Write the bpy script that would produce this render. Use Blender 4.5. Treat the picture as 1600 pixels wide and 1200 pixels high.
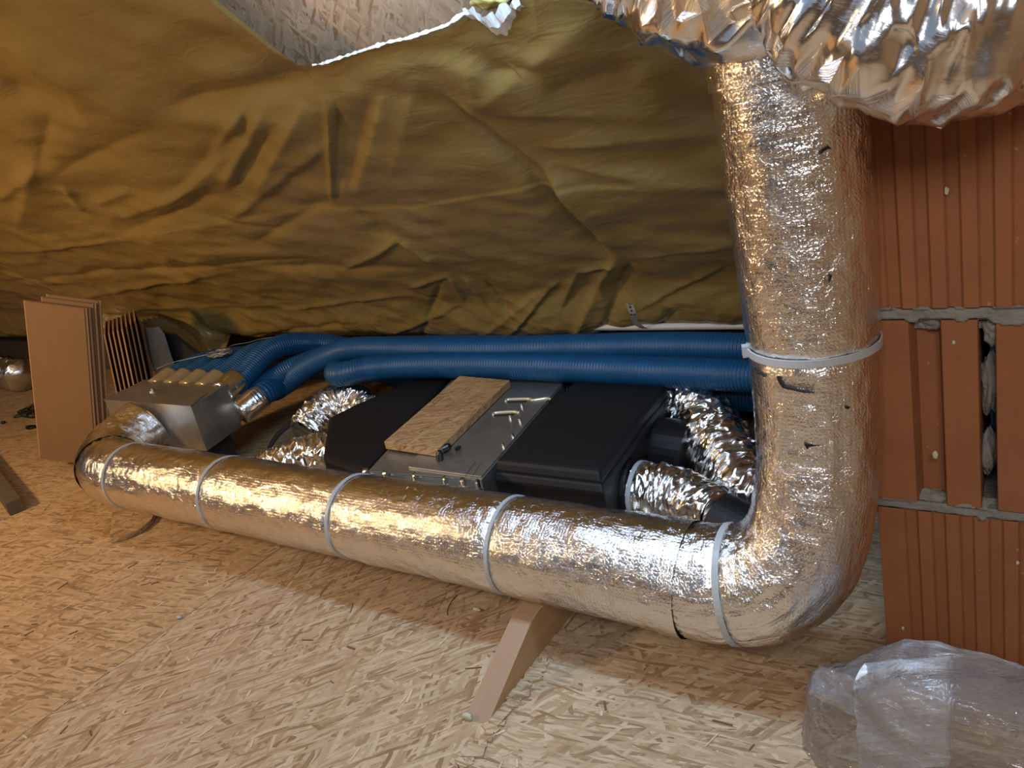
import bpy, math, random
import numpy as np
from mathutils import Matrix, Vector

random.seed(7)
rng = np.random.default_rng(7)
C = bpy.context.scene.collection
for o in list(bpy.data.objects):
    bpy.data.objects.remove(o, do_unlink=True)

# ------------------------------------------------------------------ camera
# world axes: X along the duct and the eave, Y towards the eave, Z up; metres
F = 1200.0
CAM = np.array([0.0, 0.0, 0.80])
g = np.array([650.0, 3300.0, F]); g /= np.linalg.norm(g)            # gravity seen from the camera
fw = np.array([0, 0, 1.0]) - g[2] * g; fw /= np.linalg.norm(fw)
RX = np.cross(fw, -g)
R0 = np.stack([RX, fw, -g])
k = math.hypot(.81, .586)
E0 = np.array([[.81 / k, -.586 / k, 0], [.586 / k, .81 / k, 0], [0, 0, 1]])
RH = E0 @ R0
cam_data = bpy.data.cameras.new('camera')
cam = bpy.data.objects.new('camera', cam_data); C.objects.link(cam)
m3 = Matrix([[RH[i][0], -RH[i][1], -RH[i][2]] for i in range(3)])
cam.matrix_world = Matrix.Translation(CAM) @ m3.to_4x4()
cam_data.sensor_width = 36.0
cam_data.lens = 36.0 * F / 1600.0
cam_data.clip_start = 0.02
bpy.context.scene.camera = cam

# ------------------------------------------------------------------ light and exposure
world = bpy.data.worlds.new('attic_air'); bpy.context.scene.world = world
world.use_nodes = True
world.node_tree.nodes['Background'].inputs[0].default_value = (0.56, 0.70, 0.92, 1)
world.node_tree.nodes['Background'].inputs[1].default_value = 0.16

def area(name, loc, target, sx, sy, power, col):
    d = bpy.data.lights.new(name, 'AREA'); d.shape = 'RECTANGLE'; d.size = sx; d.size_y = sy
    d.energy = power; d.color = col
    o = bpy.data.objects.new(name, d); C.objects.link(o)
    o.location = loc
    o.rotation_euler = (Vector(target) - Vector(loc)).to_track_quat('-Z', 'Y').to_euler()
    return o
area('cool_ceiling_lamp', (-.47, .70, 1.12), (-.47, .74, 0), .74, .10, 4.4, (.45, .70, 1.0))
area('skylight_lamp', (.25, -.75, 1.55), (-.35, 1.0, .2), .7, .5, 7.5, (1.0, .95, .90))
area('warm_lamp', (-2.5, -.35, 1.15), (-1.9, 1.2, .2), .14, .14, 10.5, (1.0, .62, .26))
vs = bpy.context.scene.view_settings
vs.view_transform = 'Standard'; vs.look = 'None'; vs.gamma = 1.0
vs.use_curve_mapping = False
vs.exposure = 1.0

# ------------------------------------------------------------------ helpers
def ry(x, y): return RH @ np.array([(x - 800) / F, (y - 600) / F, 1.0])
def az(x, y, z):
    r = ry(x, y); return r * ((z - CAM[2]) / r[2]) + CAM
def an(x, y, n):
    r = ry(x, y); return r * (n / r[1]) + CAM
def aZ(x, y, d): return ry(x, y) * d + CAM
ROOF_N, ROOF_Z = 1.64, .25
def am(x, y, off=0.0):
    r = ry(x, y); t = (ROOF_Z + off + ROOF_N - CAM[2]) / (r[1] + r[2]); return r * t + CAM

_perm = rng.permutation(256); _perm = np.concatenate([_perm, _perm, _perm])
_grad = rng.normal(size=(256, 3)); _grad /= np.linalg.norm(_grad, axis=1)[:, None]
def noise(p):
    """gradient noise, p (...,3), roughly -1..1"""
    p = np.asarray(p, float); i = np.floor(p).astype(int); fr = p - i; i &= 255
    w = fr * fr * fr * (fr * (fr * 6 - 15) + 10)
    out = 0
    for dx in (0, 1):
        wx = w[..., 0] if dx else 1 - w[..., 0]
        for dy in (0, 1):
            wy = w[..., 1] if dy else 1 - w[..., 1]
            for dz in (0, 1):
                wz = w[..., 2] if dz else 1 - w[..., 2]
                h = _perm[_perm[_perm[(i[..., 0] + dx) & 255] + ((i[..., 1] + dy) & 255)] + ((i[..., 2] + dz) & 255)]
                gr = _grad[h]
                d = gr[..., 0] * (fr[..., 0] - dx) + gr[..., 1] * (fr[..., 1] - dy) + gr[..., 2] * (fr[..., 2] - dz)
                out = out + wx * wy * wz * d
    return out * 1.6
def fbm(p, octv=3):
    p = np.asarray(p, float); a = 1; s = 0
    for o in range(octv):
        s = s + a * noise(p + 17.3 * o); p = p * 2.03; a *= .5
    return s
def ridged(p, octv=3):
    p = np.asarray(p, float); a = 1; s = 0
    for o in range(octv):
        s = s + a * (1 - 2 * np.abs(noise(p + 31.7 * o))); p = p * 2.1; a *= .5
    return s

WLOC = {}
def empty(name, loc, label=None, cat=None, group=None, kind=None):
    o = bpy.data.objects.new(name, None); C.objects.link(o); o.location = loc
    o.empty_display_size = .05
    WLOC[o.name] = np.array(loc, float)
    return tag(o, label, cat, group, kind)
def tag(o, label=None, cat=None, group=None, kind=None):
    if label: o['label'] = label
    if cat: o['category'] = cat
    if group: o['group'] = group
    if kind: o['kind'] = kind
    return o
def mk(name, verts, faces, mat, parent=None, smooth=False, uv=None, origin=None, flatmask=None):
    V = np.asarray(verts, float)
    org = V.mean(0) if origin is None else np.array(origin, float)
    me = bpy.data.meshes.new(name)
    me.from_pydata((V - org).tolist(), [], faces if isinstance(faces, list) else faces.tolist())
    me.materials.append(mat)
    li = np.empty(len(me.loops), dtype=np.int32); me.loops.foreach_get('vertex_index', li)
    lay = me.uv_layers.new(name='UVMap')
    if uv is not None:
        u = np.asarray(uv, float)[li]
    else:
        nrm = np.empty(len(me.polygons) * 3); me.polygons.foreach_get('normal', nrm); nrm = nrm.reshape(-1, 3)
        tot = np.empty(len(me.polygons), dtype=np.int32); me.polygons.foreach_get('loop_total', tot)
        ax = np.repeat(np.abs(nrm).argmax(1), tot)
        P = V[li]
        u = np.where((ax == 2)[:, None], P[:, :2], np.where((ax == 1)[:, None], P[:, [0, 2]], P[:, [1, 2]]))
    lay.data.foreach_set('uv', u.astype(np.float32).ravel())
    if smooth: me.polygons.foreach_set('use_smooth', np.ones(len(me.polygons), dtype=bool))
    me.update()
    o = bpy.data.objects.new(name, me); C.objects.link(o)
    if parent is not None:
        o.parent = parent; o.location = org - WLOC[parent.name]
    else:
        o.location = org
    WLOC[o.name] = org
    return o

class MB:
    """collects simple shapes into one mesh"""
    def __init__(s): s.v = []; s.f = []
    def add(s, v, f):
        b = len(s.v); s.v += [list(map(float, p)) for p in v]; s.f += [[i + b for i in q] for q in f]; return s
    def hexa(s, b4, t4):
        """b4, t4: four bottom and four top corners in the same order"""
        return s.add(list(b4) + list(t4), [[3, 2, 1, 0], [4, 5, 6, 7], [0, 1, 5, 4], [1, 2, 6, 5], [2, 3, 7, 6], [3, 0, 4, 7]])
    def box(s, lo, hi, rz=0):
        lo = np.array(lo, float); hi = np.array(hi, float); c = (lo + hi) / 2; h = (hi - lo) / 2
        ca, sa = math.cos(rz), math.sin(rz)
        def q(x, y, z): return (c[0] + h[0] * x * ca - h[1] * y * sa, c[1] + h[0] * x * sa + h[1] * y * ca, c[2] + h[2] * z)
        return s.hexa([q(-1, -1, -1), q(1, -1, -1), q(1, 1, -1), q(-1, 1, -1)], [q(-1, -1, 1), q(1, -1, 1), q(1, 1, 1), q(-1, 1, 1)])
    def prism(s, poly, vec):
        n = len(poly); P = [np.array(p, float) for p in poly]; v = np.array(vec, float)
        return s.add(P + [p + v for p in P], [list(range(n))[::-1], list(range(n, 2 * n))] + [[i, (i + 1) % n, n + (i + 1) % n, n + i] for i in range(n)])
    def cyl(s, a, b, r, n=10, r2=None):
        a = np.array(a, float); b = np.array(b, float); t = (b - a) / np.linalg.norm(b - a)
        u = np.cross(t, [0, 0, 1.0]); u = u / np.linalg.norm(u) if np.linalg.norm(u) > 1e-3 else np.array([1.0, 0, 0])
        w = np.cross(t, u); r2 = r if r2 is None else r2
        A = [a + r * (math.cos(2 * math.pi * i / n) * u + math.sin(2 * math.pi * i / n) * w) for i in range(n)]
        B = [b + r2 * (math.cos(2 * math.pi * i / n) * u + math.sin(2 * math.pi * i / n) * w) for i in range(n)]
        return s.add(A + B, [list(range(n))[::-1], list(range(n, 2 * n))] + [[i, (i + 1) % n, n + (i + 1) % n, n + i] for i in range(n)])
    def build(s, name, mat, parent=None, smooth=False, bevel=0, origin=None):
        o = mk(name, s.v, s.f, mat, parent, smooth, origin=origin)
        import bmesh
        bm = bmesh.new(); bm.from_mesh(o.data); bmesh.ops.recalc_face_normals(bm, faces=bm.faces)
        if bevel: bmesh.ops.bevel(bm, geom=list(bm.edges), offset=bevel, segments=2, affect='EDGES', profile=.6)
        bm.to_mesh(o.data); bm.free()
        return o

def spline(pts, step):
    P = np.array(pts, float); n = len(P)
    if n == 2:
        m = max(2, int(np.linalg.norm(P[1] - P[0]) / step)); t = np.linspace(0, 1, m)[:, None]; return P[0] * (1 - t) + P[1] * t
    Q = np.vstack([2 * P[0] - P[1], P, 2 * P[-1] - P[-2]]); out = []
    for i in range(1, n):
        p0, p1, p2, p3 = Q[i - 1], Q[i], Q[i + 1], Q[i + 2]
        t = np.linspace(0, 1, 40, endpoint=False)[:, None]
        out.append(.5 * ((2 * p1) + (-p0 + p2) * t + (2 * p0 - 5 * p1 + 4 * p2 - p3) * t ** 2 + (-p0 + 3 * p1 - 3 * p2 + p3) * t ** 3))
    out.append(P[-1][None]); D = np.vstack(out)
    s = np.concatenate([[0], np.cumsum(np.linalg.norm(np.diff(D, axis=0), axis=1))])
    m = max(3, int(s[-1] / step) + 1); t = np.linspace(0, s[-1], m)
    return np.stack([np.interp(t, s, D[:, j]) for j in range(3)], 1)
def frames(path):
    T = np.gradient(path, axis=0); T /= np.linalg.norm(T, axis=1)[:, None]
    u = np.cross(T[0], [0, 0, 1.0])
    if np.linalg.norm(u) < 1e-3: u = np.array([1.0, 0, 0])
    u /= np.linalg.norm(u); U = [u]
    for i in range(1, len(T)):
        u = U[-1] - T[i] * np.dot(U[-1], T[i]); u /= np.linalg.norm(u); U.append(u)
    U = np.array(U); W = np.cross(T, U)
    s = np.concatenate([[0], np.cumsum(np.linalg.norm(np.diff(path, axis=0), axis=1))])
    return T, U, W, s
def tube(name, pts, r, mat, parent=None, step=.01, sides=48, disp=None, caps=True, smooth=True, jitter=0, is_path=False, squash=None):
    path = np.array(pts) if is_path else spline(pts, step)
    T, U, W, s = frames(path)
    n = len(path); th = np.linspace(0, 2 * math.pi, sides, endpoint=False)
    rr = np.broadcast_to(np.asarray(r(s / s[-1]) if callable(r) else r, float), (n,))[:, None] * np.ones((1, sides))
    S = s[:, None] * np.ones((1, sides)); TH = th[None] * np.ones((n, 1))
    rad = np.cos(TH)[..., None] * U[:, None] + np.sin(TH)[..., None] * W[:, None]
    pos = path[:, None] + rad * rr[..., None]
    if disp is not None:
        rr = rr + disp(S, TH, pos, rr); pos = path[:, None] + rad * rr[..., None]
    if jitter: pos = pos + rng.normal(size=pos.shape) * jitter
    # extra seam column for clean uv
    pos = np.concatenate([pos, pos[:, :1]], 1)
    r0 = float(np.mean(rr)); uu = np.stack([np.repeat(s[:, None], sides + 1, 1), np.repeat(np.linspace(0, 2 * math.pi, sides + 1)[None] * r0, n, 0)], -1)
    V = pos.reshape(-1, 3); m = sides + 1
    i, j = np.meshgrid(np.arange(n - 1), np.arange(sides), indexing='ij')
    a = i * m + j
    Fc = np.stack([a, a + m, a + m + 1, a + 1], -1).reshape(-1, 4).tolist()
    uv = uu.reshape(-1, 2)
    if caps:
        Fc.append(list(range(sides))[::-1] if True else []); Fc.append([(n - 1) * m + q for q in range(sides)])
        # caps face outward
        Fc[-2] = list(range(sides)); Fc[-1] = [(n - 1) * m + q for q in range(sides)][::-1]
    return mk(name, V, Fc, mat, parent, smooth, uv)
def ring(name, c, t, r, mat, parent, w=.006, th=.002, sides=56, ab=(0, 2 * math.pi), rfun=None, head=None):
    """flat band of width w around direction t"""
    t = np.array(t, float); t /= np.linalg.norm(t); u = np.cross(t, [0, 0, 1.0])
    if np.linalg.norm(u) < 1e-2: u = np.array([1.0, 0, 0])
    u /= np.linalg.norm(u); wv = np.cross(t, u)
    n = sides; closed = abs(ab[1] - ab[0] - 2 * math.pi) < 1e-3
    A = np.linspace(ab[0], ab[1], n, endpoint=not closed)
    mb = MB(); vs_ = []
    for a in A:
        d = math.cos(a) * u + math.sin(a) * wv; q = r if rfun is None else rfun(a)
        for (x, y) in ((-w / 2, 0), (w / 2, 0), (w / 2, th), (-w / 2, th)):
            vs_.append(np.array(c) + t * x + d * (q + y))
    fs = []
    for i in range(n if closed else n - 1):
        b, e = 4 * i, 4 * ((i + 1) % n)
        for q in range(4): fs.append([b + q, b + (q + 1) % 4, e + (q + 1) % 4, e + q])
    mb.add(vs_, fs)
    if head is not None:
        d = math.cos(head) * u + math.sin(head) * wv; k2 = -math.sin(head) * u + math.cos(head) * wv
        q = r if rfun is None else rfun(head); cc = np.array(c) + d * (q + .003)
        hx, hy, hz = t * w * .8, k2 * .006, d * .0045
        mb.hexa([cc - hx - hy - hz, cc + hx - hy - hz, cc + hx + hy - hz, cc - hx + hy - hz], [cc - hx - hy + hz, cc + hx - hy + hz, cc + hx + hy + hz, cc - hx + hy + hz])
    return mb.build(name, mat, parent, smooth=False)

# ------------------------------------------------------------------ materials
class NT:
    def __init__(s, name):
        s.m = bpy.data.materials.new(name); s.m.use_nodes = True; s.t = s.m.node_tree; s.n = s.t.nodes; s.l = s.t.links
        s.b = s.n['Principled BSDF']
    def node(s, typ, **kw):
        o = s.n.new(typ)
        for k_, v_ in kw.items():
            if hasattr(o, k_): setattr(o, k_, v_)
            else: o.inputs[k_.replace('_', ' ')].default_value = v_
        return o
    def link(s, a, b): s.l.new(a, b)
    def coord(s, kind='UV', scale=(1, 1, 1), rot=0.0, loc=(0, 0, 0)):
        tc = s.n.new('ShaderNodeTexCoord'); mp = s.n.new('ShaderNodeMapping'); mp.vector_type = 'POINT'
        a = s.n.new('ShaderNodeVectorRotate'); a.rotation_type = 'Z_AXIS'; a.inputs['Angle'].default_value = rot
        s.link(tc.outputs[kind], a.inputs['Vector']); s.link(a.outputs[0], mp.inputs[0])
        mp.inputs['Scale'].default_value = scale; mp.inputs['Location'].default_value = loc
        return mp.outputs[0]
    def noise(s, vec, scale, detail=3, rough=.5, dist=0):
        o = s.n.new('ShaderNodeTexNoise'); o.inputs['Scale'].default_value = scale; o.inputs['Detail'].default_value = detail
        o.inputs['Roughness'].default_value = rough; o.inputs['Distortion'].default_value = dist
        if vec is not None: s.link(vec, o.inputs['Vector'])
        return o.outputs['Fac']
    def ramp(s, fac, stops, interp='LINEAR'):
        o = s.n.new('ShaderNodeValToRGB'); cr = o.color_ramp; cr.interpolation = interp
        while len(cr.elements) < len(stops): cr.elements.new(.5)
        for e_, (p, c) in zip(cr.elements, stops):
            e_.position = p; e_.color = (c if len(c) == 4 else (*c, 1)) if not isinstance(c, float) else (c, c, c, 1)
        s.link(fac, o.inputs[0]); return o.outputs[0]
    def math(s, op, a, b=None, clamp=False):
        o = s.n.new('ShaderNodeMath'); o.operation = op; o.use_clamp = clamp
        for i, x in enumerate((a, b)):
            if x is None: continue
            if isinstance(x, (int, float)): o.inputs[i].default_value = x
            else: s.link(x, o.inputs[i])
        return o.outputs[0]
    def mix(s, fac, a, b):
        o = s.n.new('ShaderNodeMix'); o.data_type = 'RGBA'
        for sock, x in ((o.inputs[0], fac), (o.inputs[6], a), (o.inputs[7], b)):
            if isinstance(x, (int, float)): sock.default_value = x
            elif isinstance(x, tuple): sock.default_value = (*x, 1) if len(x) == 3 else x
            else: s.link(x, sock)
        return o.outputs[2]
    def bump(s, h, strength=.5, dist=.002, prev=None):
        o = s.n.new('ShaderNodeBump'); o.inputs['Strength'].default_value = strength; o.inputs['Distance'].default_value = dist
        s.link(h, o.inputs['Height'])
        if prev is not None: s.link(prev, o.inputs['Normal'])
        return o.outputs[0]
    def set(s, **kw):
        for k_, v_ in kw.items():
            i = s.b.inputs[{'col': 'Base Color', 'rough': 'Roughness', 'metal': 'Metallic', 'normal': 'Normal', 'spec': 'Specular IOR Level', 'coat': 'Coat Weight', 'sheen': 'Sheen Weight'}.get(k_, k_)]
            if isinstance(v_, (int, float)): i.default_value = v_
            elif isinstance(v_, tuple): i.default_value = (*v_, 1) if len(v_) == 3 else v_
            else: s.link(v_, i)
        return s.m

def plain(name, col, rough=.5, metal=0, var=.15, nscale=30, bstr=.2, bdist=.001, spec=.5, kind='UV'):
    t = NT(name); v = t.coord(kind); n = t.noise(v, nscale, 4, .6)
    c = t.mix(n, tuple(x * (1 - var) for x in col), tuple(min(1, x * (1 + var)) for x in col))
    return t.set(col=c, rough=rough, metal=metal, spec=spec, normal=t.bump(n, bstr, bdist))

def osb(name, angle, dark=1.0, strand=1.0, seed=0.0, pale=(.60, .475, .33), mid=(.41, .28, .16), deep=(.23, .14, .07)):
    t = NT(name); col = None; hgt = None
    w = t.node('ShaderNodeTexNoise'); w.inputs['Scale'].default_value = 9
    tc = t.n.new('ShaderNodeTexCoord'); t.link(tc.outputs['UV'], w.inputs['Vector'])
    wv = t.n.new('ShaderNodeVectorMath'); wv.operation = 'MULTIPLY_ADD'
    t.link(w.outputs['Color'], wv.inputs[0]); wv.inputs[1].default_value = (.018, .018, 0); t.link(tc.outputs['UV'], wv.inputs[2])
    for i, (a, sx, sy, thr) in enumerate([(0, 20, 160, 0), (.5, 18, 130, .50), (-.45, 24, 190, .52), (1.25, 22, 150, .66), (.12, 26, 230, .55), (-.75, 24, 170, .66), (.3, 30, 300, .66)]):
        a2 = t.n.new('ShaderNodeVectorRotate'); a2.rotation_type = 'Z_AXIS'; a2.inputs['Angle'].default_value = angle + a
        t.link(wv.outputs[0], a2.inputs['Vector'])
        mp = t.n.new('ShaderNodeMapping'); t.link(a2.outputs[0], mp.inputs[0]); mp.inputs['Scale'].default_value = (sx / strand, sy / strand, 1); mp.inputs['Location'].default_value = (3.7 * i + seed, 1.9 * i, 0)
        vo = t.n.new('ShaderNodeTexVoronoi'); vo.voronoi_dimensions = '2D'; vo.inputs['Scale'].default_value = 1; vo.inputs['Randomness'].default_value = 1
        t.link(mp.outputs[0], vo.inputs['Vector'])
        sp = t.n.new('ShaderNodeSeparateColor'); t.link(vo.outputs['Color'], sp.inputs[0])
        fib = t.noise(mp.outputs[0], 1.6, 4, .7)
        val = t.math('ADD', t.math('MULTIPLY', sp.outputs[0], .75), t.math('MULTIPLY', fib, .45))
        c = t.ramp(val, [(.10, tuple(x * .55 * dark for x in deep)), (.24, tuple(x * dark for x in deep)), (.45, tuple(x * dark for x in mid)), (.75, tuple(x * dark for x in tuple((p + q) / 2 for p, q in zip(pale, mid)))), (1.0, tuple(x * dark for x in pale))])
        h = t.math('MULTIPLY', sp.outputs[2], 1.0)
        if col is None: col, hgt = c, h
        else:
            k_ = t.math('GREATER_THAN', sp.outputs[1], thr)
            col = t.mix(k_, col, c)
            hm = t.n.new('ShaderNodeMix'); t.link(k_, hm.inputs[0]); t.link(hgt, hm.inputs[2]); t.link(h, hm.inputs[3]); hgt = hm.outputs[0]
    big = t.noise(t.coord('UV'), 3, 3)
    col = t.mix(t.math('MULTIPLY', big, .35), col, tuple(x * dark * .9 for x in mid))
    # dark bark flecks
    fl = t.noise(t.coord('UV', (30, 90, 1), angle + .3), 1.6, 2, .5)
    col = t.mix(t.ramp(fl, [(.74, 0.0), (.78, 1.0)]), col, tuple(x * .25 for x in deep))
    return t.set(col=col, rough=.62, spec=.35, normal=t.bump(hgt, .5, .0012))

def foil(name, rough=.12, scrim=.4, wr=.75, wscale=48, tint=(.90, .89, .87), aniso=(1, 1, 1), bd=.004, fine=.75):
    t = NT(name); uv = t.coord('UV', aniso)
    n1 = t.noise(uv, wscale, 5, .62, .8)
    n2 = t.noise(t.coord('UV', (.5, 1.6, 1)), 14, 3, .5, .4)
    r1 = t.math('ABSOLUTE', t.math('SUBTRACT', n1, .5))
    nb = t.bump(r1, wr, bd)
    n3 = t.noise(uv, wscale * 3.2, 4, .6, .6); nb = t.bump(t.math('ABSOLUTE', t.math('SUBTRACT', n3, .5)), wr * fine, bd * .45, nb)
    nb = t.bump(n2, .3, .006, nb)
    wx = t.n.new('ShaderNodeTexWave'); wx.bands_direction = 'X'; wx.inputs['Scale'].default_value = 60; wx.inputs['Distortion'].default_value = 1.5; wx.inputs['Detail'].default_value = 2
    t.link(t.coord('UV'), wx.inputs['Vector'])
    wy = t.n.new('ShaderNodeTexWave'); wy.bands_direction = 'Y'; wy.inputs['Scale'].default_value = 60; wy.inputs['Distortion'].default_value = 1.5; wy.inputs['Detail'].default_value = 2
    t.link(t.coord('UV'), wy.inputs['Vector'])
    sc = t.math('MAXIMUM', wx.outputs['Fac'], wy.outputs['Fac'])
    nb = t.bump(sc, scrim, .0006, nb)
    ro = t.ramp(n2, [(.3, rough * .8), (.7, rough * 1.4)])
    return t.set(col=tint, metal=1.0, rough=ro, normal=nb)

M = {}
M['osb_mid'] = osb('osb_mid', -1.15, seed=.3, strand=1.2)
M['osb_left'] = osb('osb_left', -.45, seed=5.1, strand=1.3, pale=(.60, .44, .27), mid=(.41, .27, .14))
M['osb_right'] = osb('osb_right', -.35, seed=8.7, strand=1.15)
M['osb_roof'] = osb('osb_roof', -1.0, seed=2.2, strand=1.2, pale=(.74, .58, .42), mid=(.56, .40, .26), deep=(.36, .22, .13))
M['osb_small'] = osb('osb_small', -.7, seed=4.4, strand=.9, pale=(.52, .34, .17), mid=(.36, .20, .085), deep=(.20, .10, .04))
M['foil'] = foil('insulation_foil')
M['foil_vert'] = foil('insulation_foil_upright', rough=.24, scrim=.6, wr=.4, wscale=38, aniso=(1.0, .55, 1))
M['foil_crumple'] = foil('crumpled_foil', rough=.2, scrim=.0, wr=.4, wscale=30, bd=.004, fine=.5)
M['foil_big'] = foil('loose_foil', rough=.2, scrim=.0, wr=.35, wscale=18, bd=.004, fine=.5, tint=(.93, .91, .89))
M['foil_tape'] = foil('foil_tape', rough=.13, scrim=.0, wr=.5, wscale=30)
M['membrane'] = None
t = NT('yellow_membrane'); uv = t.coord('UV'); n1 = t.noise(uv, 5, 4, .6, .3); n2 = t.noise(t.coord('UV', (1, 2.2, 1)), 16, 3, .5, .5)
c = t.mix(n1, (.215, .148, .046), (.27, .19, .062))
M['membrane'] = t.set(col=c, rough=t.ramp(n2, [(.3, .22), (.7, .34)]), spec=.5, normal=t.bump(t.math('ABSOLUTE', t.math('SUBTRACT', n2, .5)), .22, .01))
M['fringe'] = plain('white_torn_fibre', (.72, .74, .74), .8, nscale=200)
M['insul'] = plain('yellow_insulation', (.62, .58, .22), .9, nscale=120, bstr=.8)
M['blue'] = plain('blue_ribbed_plastic', (.004, .066, .165), .42, nscale=25, var=.25, spec=.45)
t = NT('galvanised_sheet'); uv = t.coord('UV'); vo = t.n.new('ShaderNodeTexVoronoi'); vo.inputs['Scale'].default_value = 45; t.link(uv, vo.inputs['Vector'])
sp = t.n.new('ShaderNodeSeparateColor'); t.link(vo.outputs['Color'], sp.inputs[0]); gn = t.noise(uv, 8, 4)
M['galv'] = t.set(col=t.mix(sp.outputs[0], (.40, .40, .38), (.47, .47, .45)), metal=.9, rough=t.ramp(gn, [(.3, .32), (.7, .46)]), normal=t.bump(gn, .15, .003))
M['bright'] = plain('bright_steel', (.75, .74, .70), .22, 1, .05)
M['pale_metal'] = plain('pale_brass_plate', (.72, .66, .48), .4, .6, .05)
M['epp'] = plain('black_foam', (.006, .0065, .008), .55, nscale=250, bstr=.25, spec=.4)
M['black'] = plain('black_plastic', (.008, .008, .009), .35, nscale=60)
M['dark_metal'] = plain('dark_duct_liner', (.03, .032, .036), .4, .4)
M['tie'] = plain('milky_nylon', (.40, .41, .42), .38, 0, .04, spec=.5)
M['tape_tan'] = plain('brown_packing_tape', (.30, .23, .12), .28, .15, .25, 18, .4)
t = NT('clay'); uv = t.coord('Object'); n1 = t.noise(uv, 14, 5, .65); n2 = t.noise(uv, 160, 3, .6)
c = t.mix(n1, (.235, .088, .036), (.36, .140, .056)); c = t.mix(t.ramp(t.noise(uv, 70, 2), [(.72, 0.0), (.80, 1.0)]), c, (.55, .30, .19))
M['clay'] = t.set(col=c, rough=.78, spec=.25, normal=t.bump(n2, .35, .001))
t = NT('mortar_grey'); uv = t.coord('Object'); n1 = t.noise(uv, 35, 5, .65); n2 = t.noise(uv, 190, 3, .6)
M['mortar'] = t.set(col=t.mix(n1, (.17, .158, .135), (.33, .31, .27)), rough=.92, spec=.15, normal=t.bump(n2, .8, .003))
t = NT('pine_lumber'); uv = t.coord('UV', (60, 3, 1)); n1 = t.noise(uv, 1.2, 4, .6, .6)
M['wood_end'] = t.set(col=t.mix(n1, (.30, .195, .125), (.42, .285, .19)), rough=.75, spec=.25, normal=t.bump(n1, .4, .001))
t = NT('pine_side'); uv = t.coord('UV', (3, 60, 1)); n1 = t.noise(uv, 1.2, 4, .6, .6)
M['wood'] = t.set(col=t.mix(n1, (.34, .20, .10), (.50, .33, .18)), rough=.72, spec=.25, normal=t.bump(n1, .4, .001))
M['dark_wood'] = plain('weathered_wood', (.10, .075, .05), .85, nscale=40, var=.4)
t = NT('brown_floorboard'); uv = t.coord('UV', (40, 2.5, 1)); n1 = t.noise(uv, 1.5, 4, .6, .3)
M['board'] = t.set(col=t.mix(n1, (.195, .115, .055), (.235, .138, .067)), rough=.55, spec=.3)
M['board_edge'] = plain('pale_board_core', (.45, .27, .14), .75, nscale=80)
M['board_dark'] = plain('dark_board_back', (.15, .08, .042), .75, nscale=80)
M['white_pvc'] = plain('white_conduit', (.52, .50, .47), .45, nscale=20)
M['wire'] = plain('grey_wire', (.30, .30, .29), .4, .5)
M['chip'] = plain('pale_green_chip', (.50, .52, .36), .8)
M['pale_wood'] = plain('pale_wood_sliver', (.62, .48, .31), .8)
M['void'] = plain('black_tear', (.008, .007, .006), .9)
# clear film and milky padding
t = NT('clear_film'); nt = t.t
uv = t.coord('UV'); n1 = t.noise(uv, 34, 4, .6, 1.6); n2 = t.noise(uv, 9, 3, .5, .8)
bmp = t.bump(t.math('ABSOLUTE', t.math('SUBTRACT', n1, .5)), 1.0, .010, t.bump(n2, .6, .02))
gl = t.node('ShaderNodeBsdfGlossy'); gl.inputs['Roughness'].default_value = .06; gl.inputs['Color'].default_value = (.95, .97, 1, 1); t.link(bmp, gl.inputs['Normal'])
tr = t.node('ShaderNodeBsdfTransparent'); tr.inputs['Color'].default_value = (.93, .93, .94, 1)
df = t.node('ShaderNodeBsdfDiffuse'); df.inputs['Color'].default_value = (.66, .63, .66, 1)
m1 = t.node('ShaderNodeMixShader'); m1.inputs[0].default_value = .12; t.link(tr.outputs[0], m1.inputs[1]); t.link(df.outputs[0], m1.inputs[2])
fr = t.node('ShaderNodeFresnel'); fr.inputs['IOR'].default_value = 1.5; t.link(bmp, fr.inputs['Normal'])
m2 = t.node('ShaderNodeMixShader'); t.link(t.math('MULTIPLY', fr.outputs[0], 1.5, True), m2.inputs[0]); t.link(m1.outputs[0], m2.inputs[1]); t.link(gl.outputs[0], m2.inputs[2])
t.link(m2.outputs[0], t.n['Material Output'].inputs['Surface']); M['film'] = t.m
t = NT('milky_bubble_wrap'); uv = t.coord('Object')
vo = t.n.new('ShaderNodeTexVoronoi'); vo.inputs['Scale'].default_value = 90; vo.inputs['Randomness'].default_value = .15; t.link(uv, vo.inputs['Vector'])
M['bubble'] = t.set(col=(.82, .85, .90), rough=.25, spec=.6, normal=t.bump(vo.outputs['Distance'], .6, .004))

# ================================================================== SETTING
floor = empty('floor', (-1.5, .5, 0), kind='structure')
for (x0, x1, mt) in [(-5.1, -3.851, 'osb_left'), (-3.849, -2.601, 'osb_left'), (-2.599, -1.3315, 'osb_left'),
                     (-1.3290, -.6035, 'osb_mid'), (-.6000, .649, 'osb_right'), (.651, 1.4, 'osb_left')]:
    MB().box((x0, -2.6, -.018), (x1, 2.3, 0)).build('osb_panel', M[mt], floor, bevel=.0008)
mb = MB().box((-5.2, -2.7, -.10), (1.5, 2.4, -.021)); mb.build('subfloor', M['dark_wood'], floor)

# crumbly lip along the joint right of the timber block
mb = MB()
for i in range(150):
    y = .42 + .42 * i / 150 + rng.normal() * .002
    x = -.598 + rng.normal() * .004; s_ = abs(rng.normal()) * .003 + .0012
    a = rng.uniform(0, 3); q = MB().box((x - s_ * 2, y - s_, -.0005), (x + s_ * 2, y + s_, .0004 + s_ * .5), a); mb.add(q.v, q.f)
ob = mb.build('chipped_edge', M['osb_right'], floor); tag(ob, kind='stuff')

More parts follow.
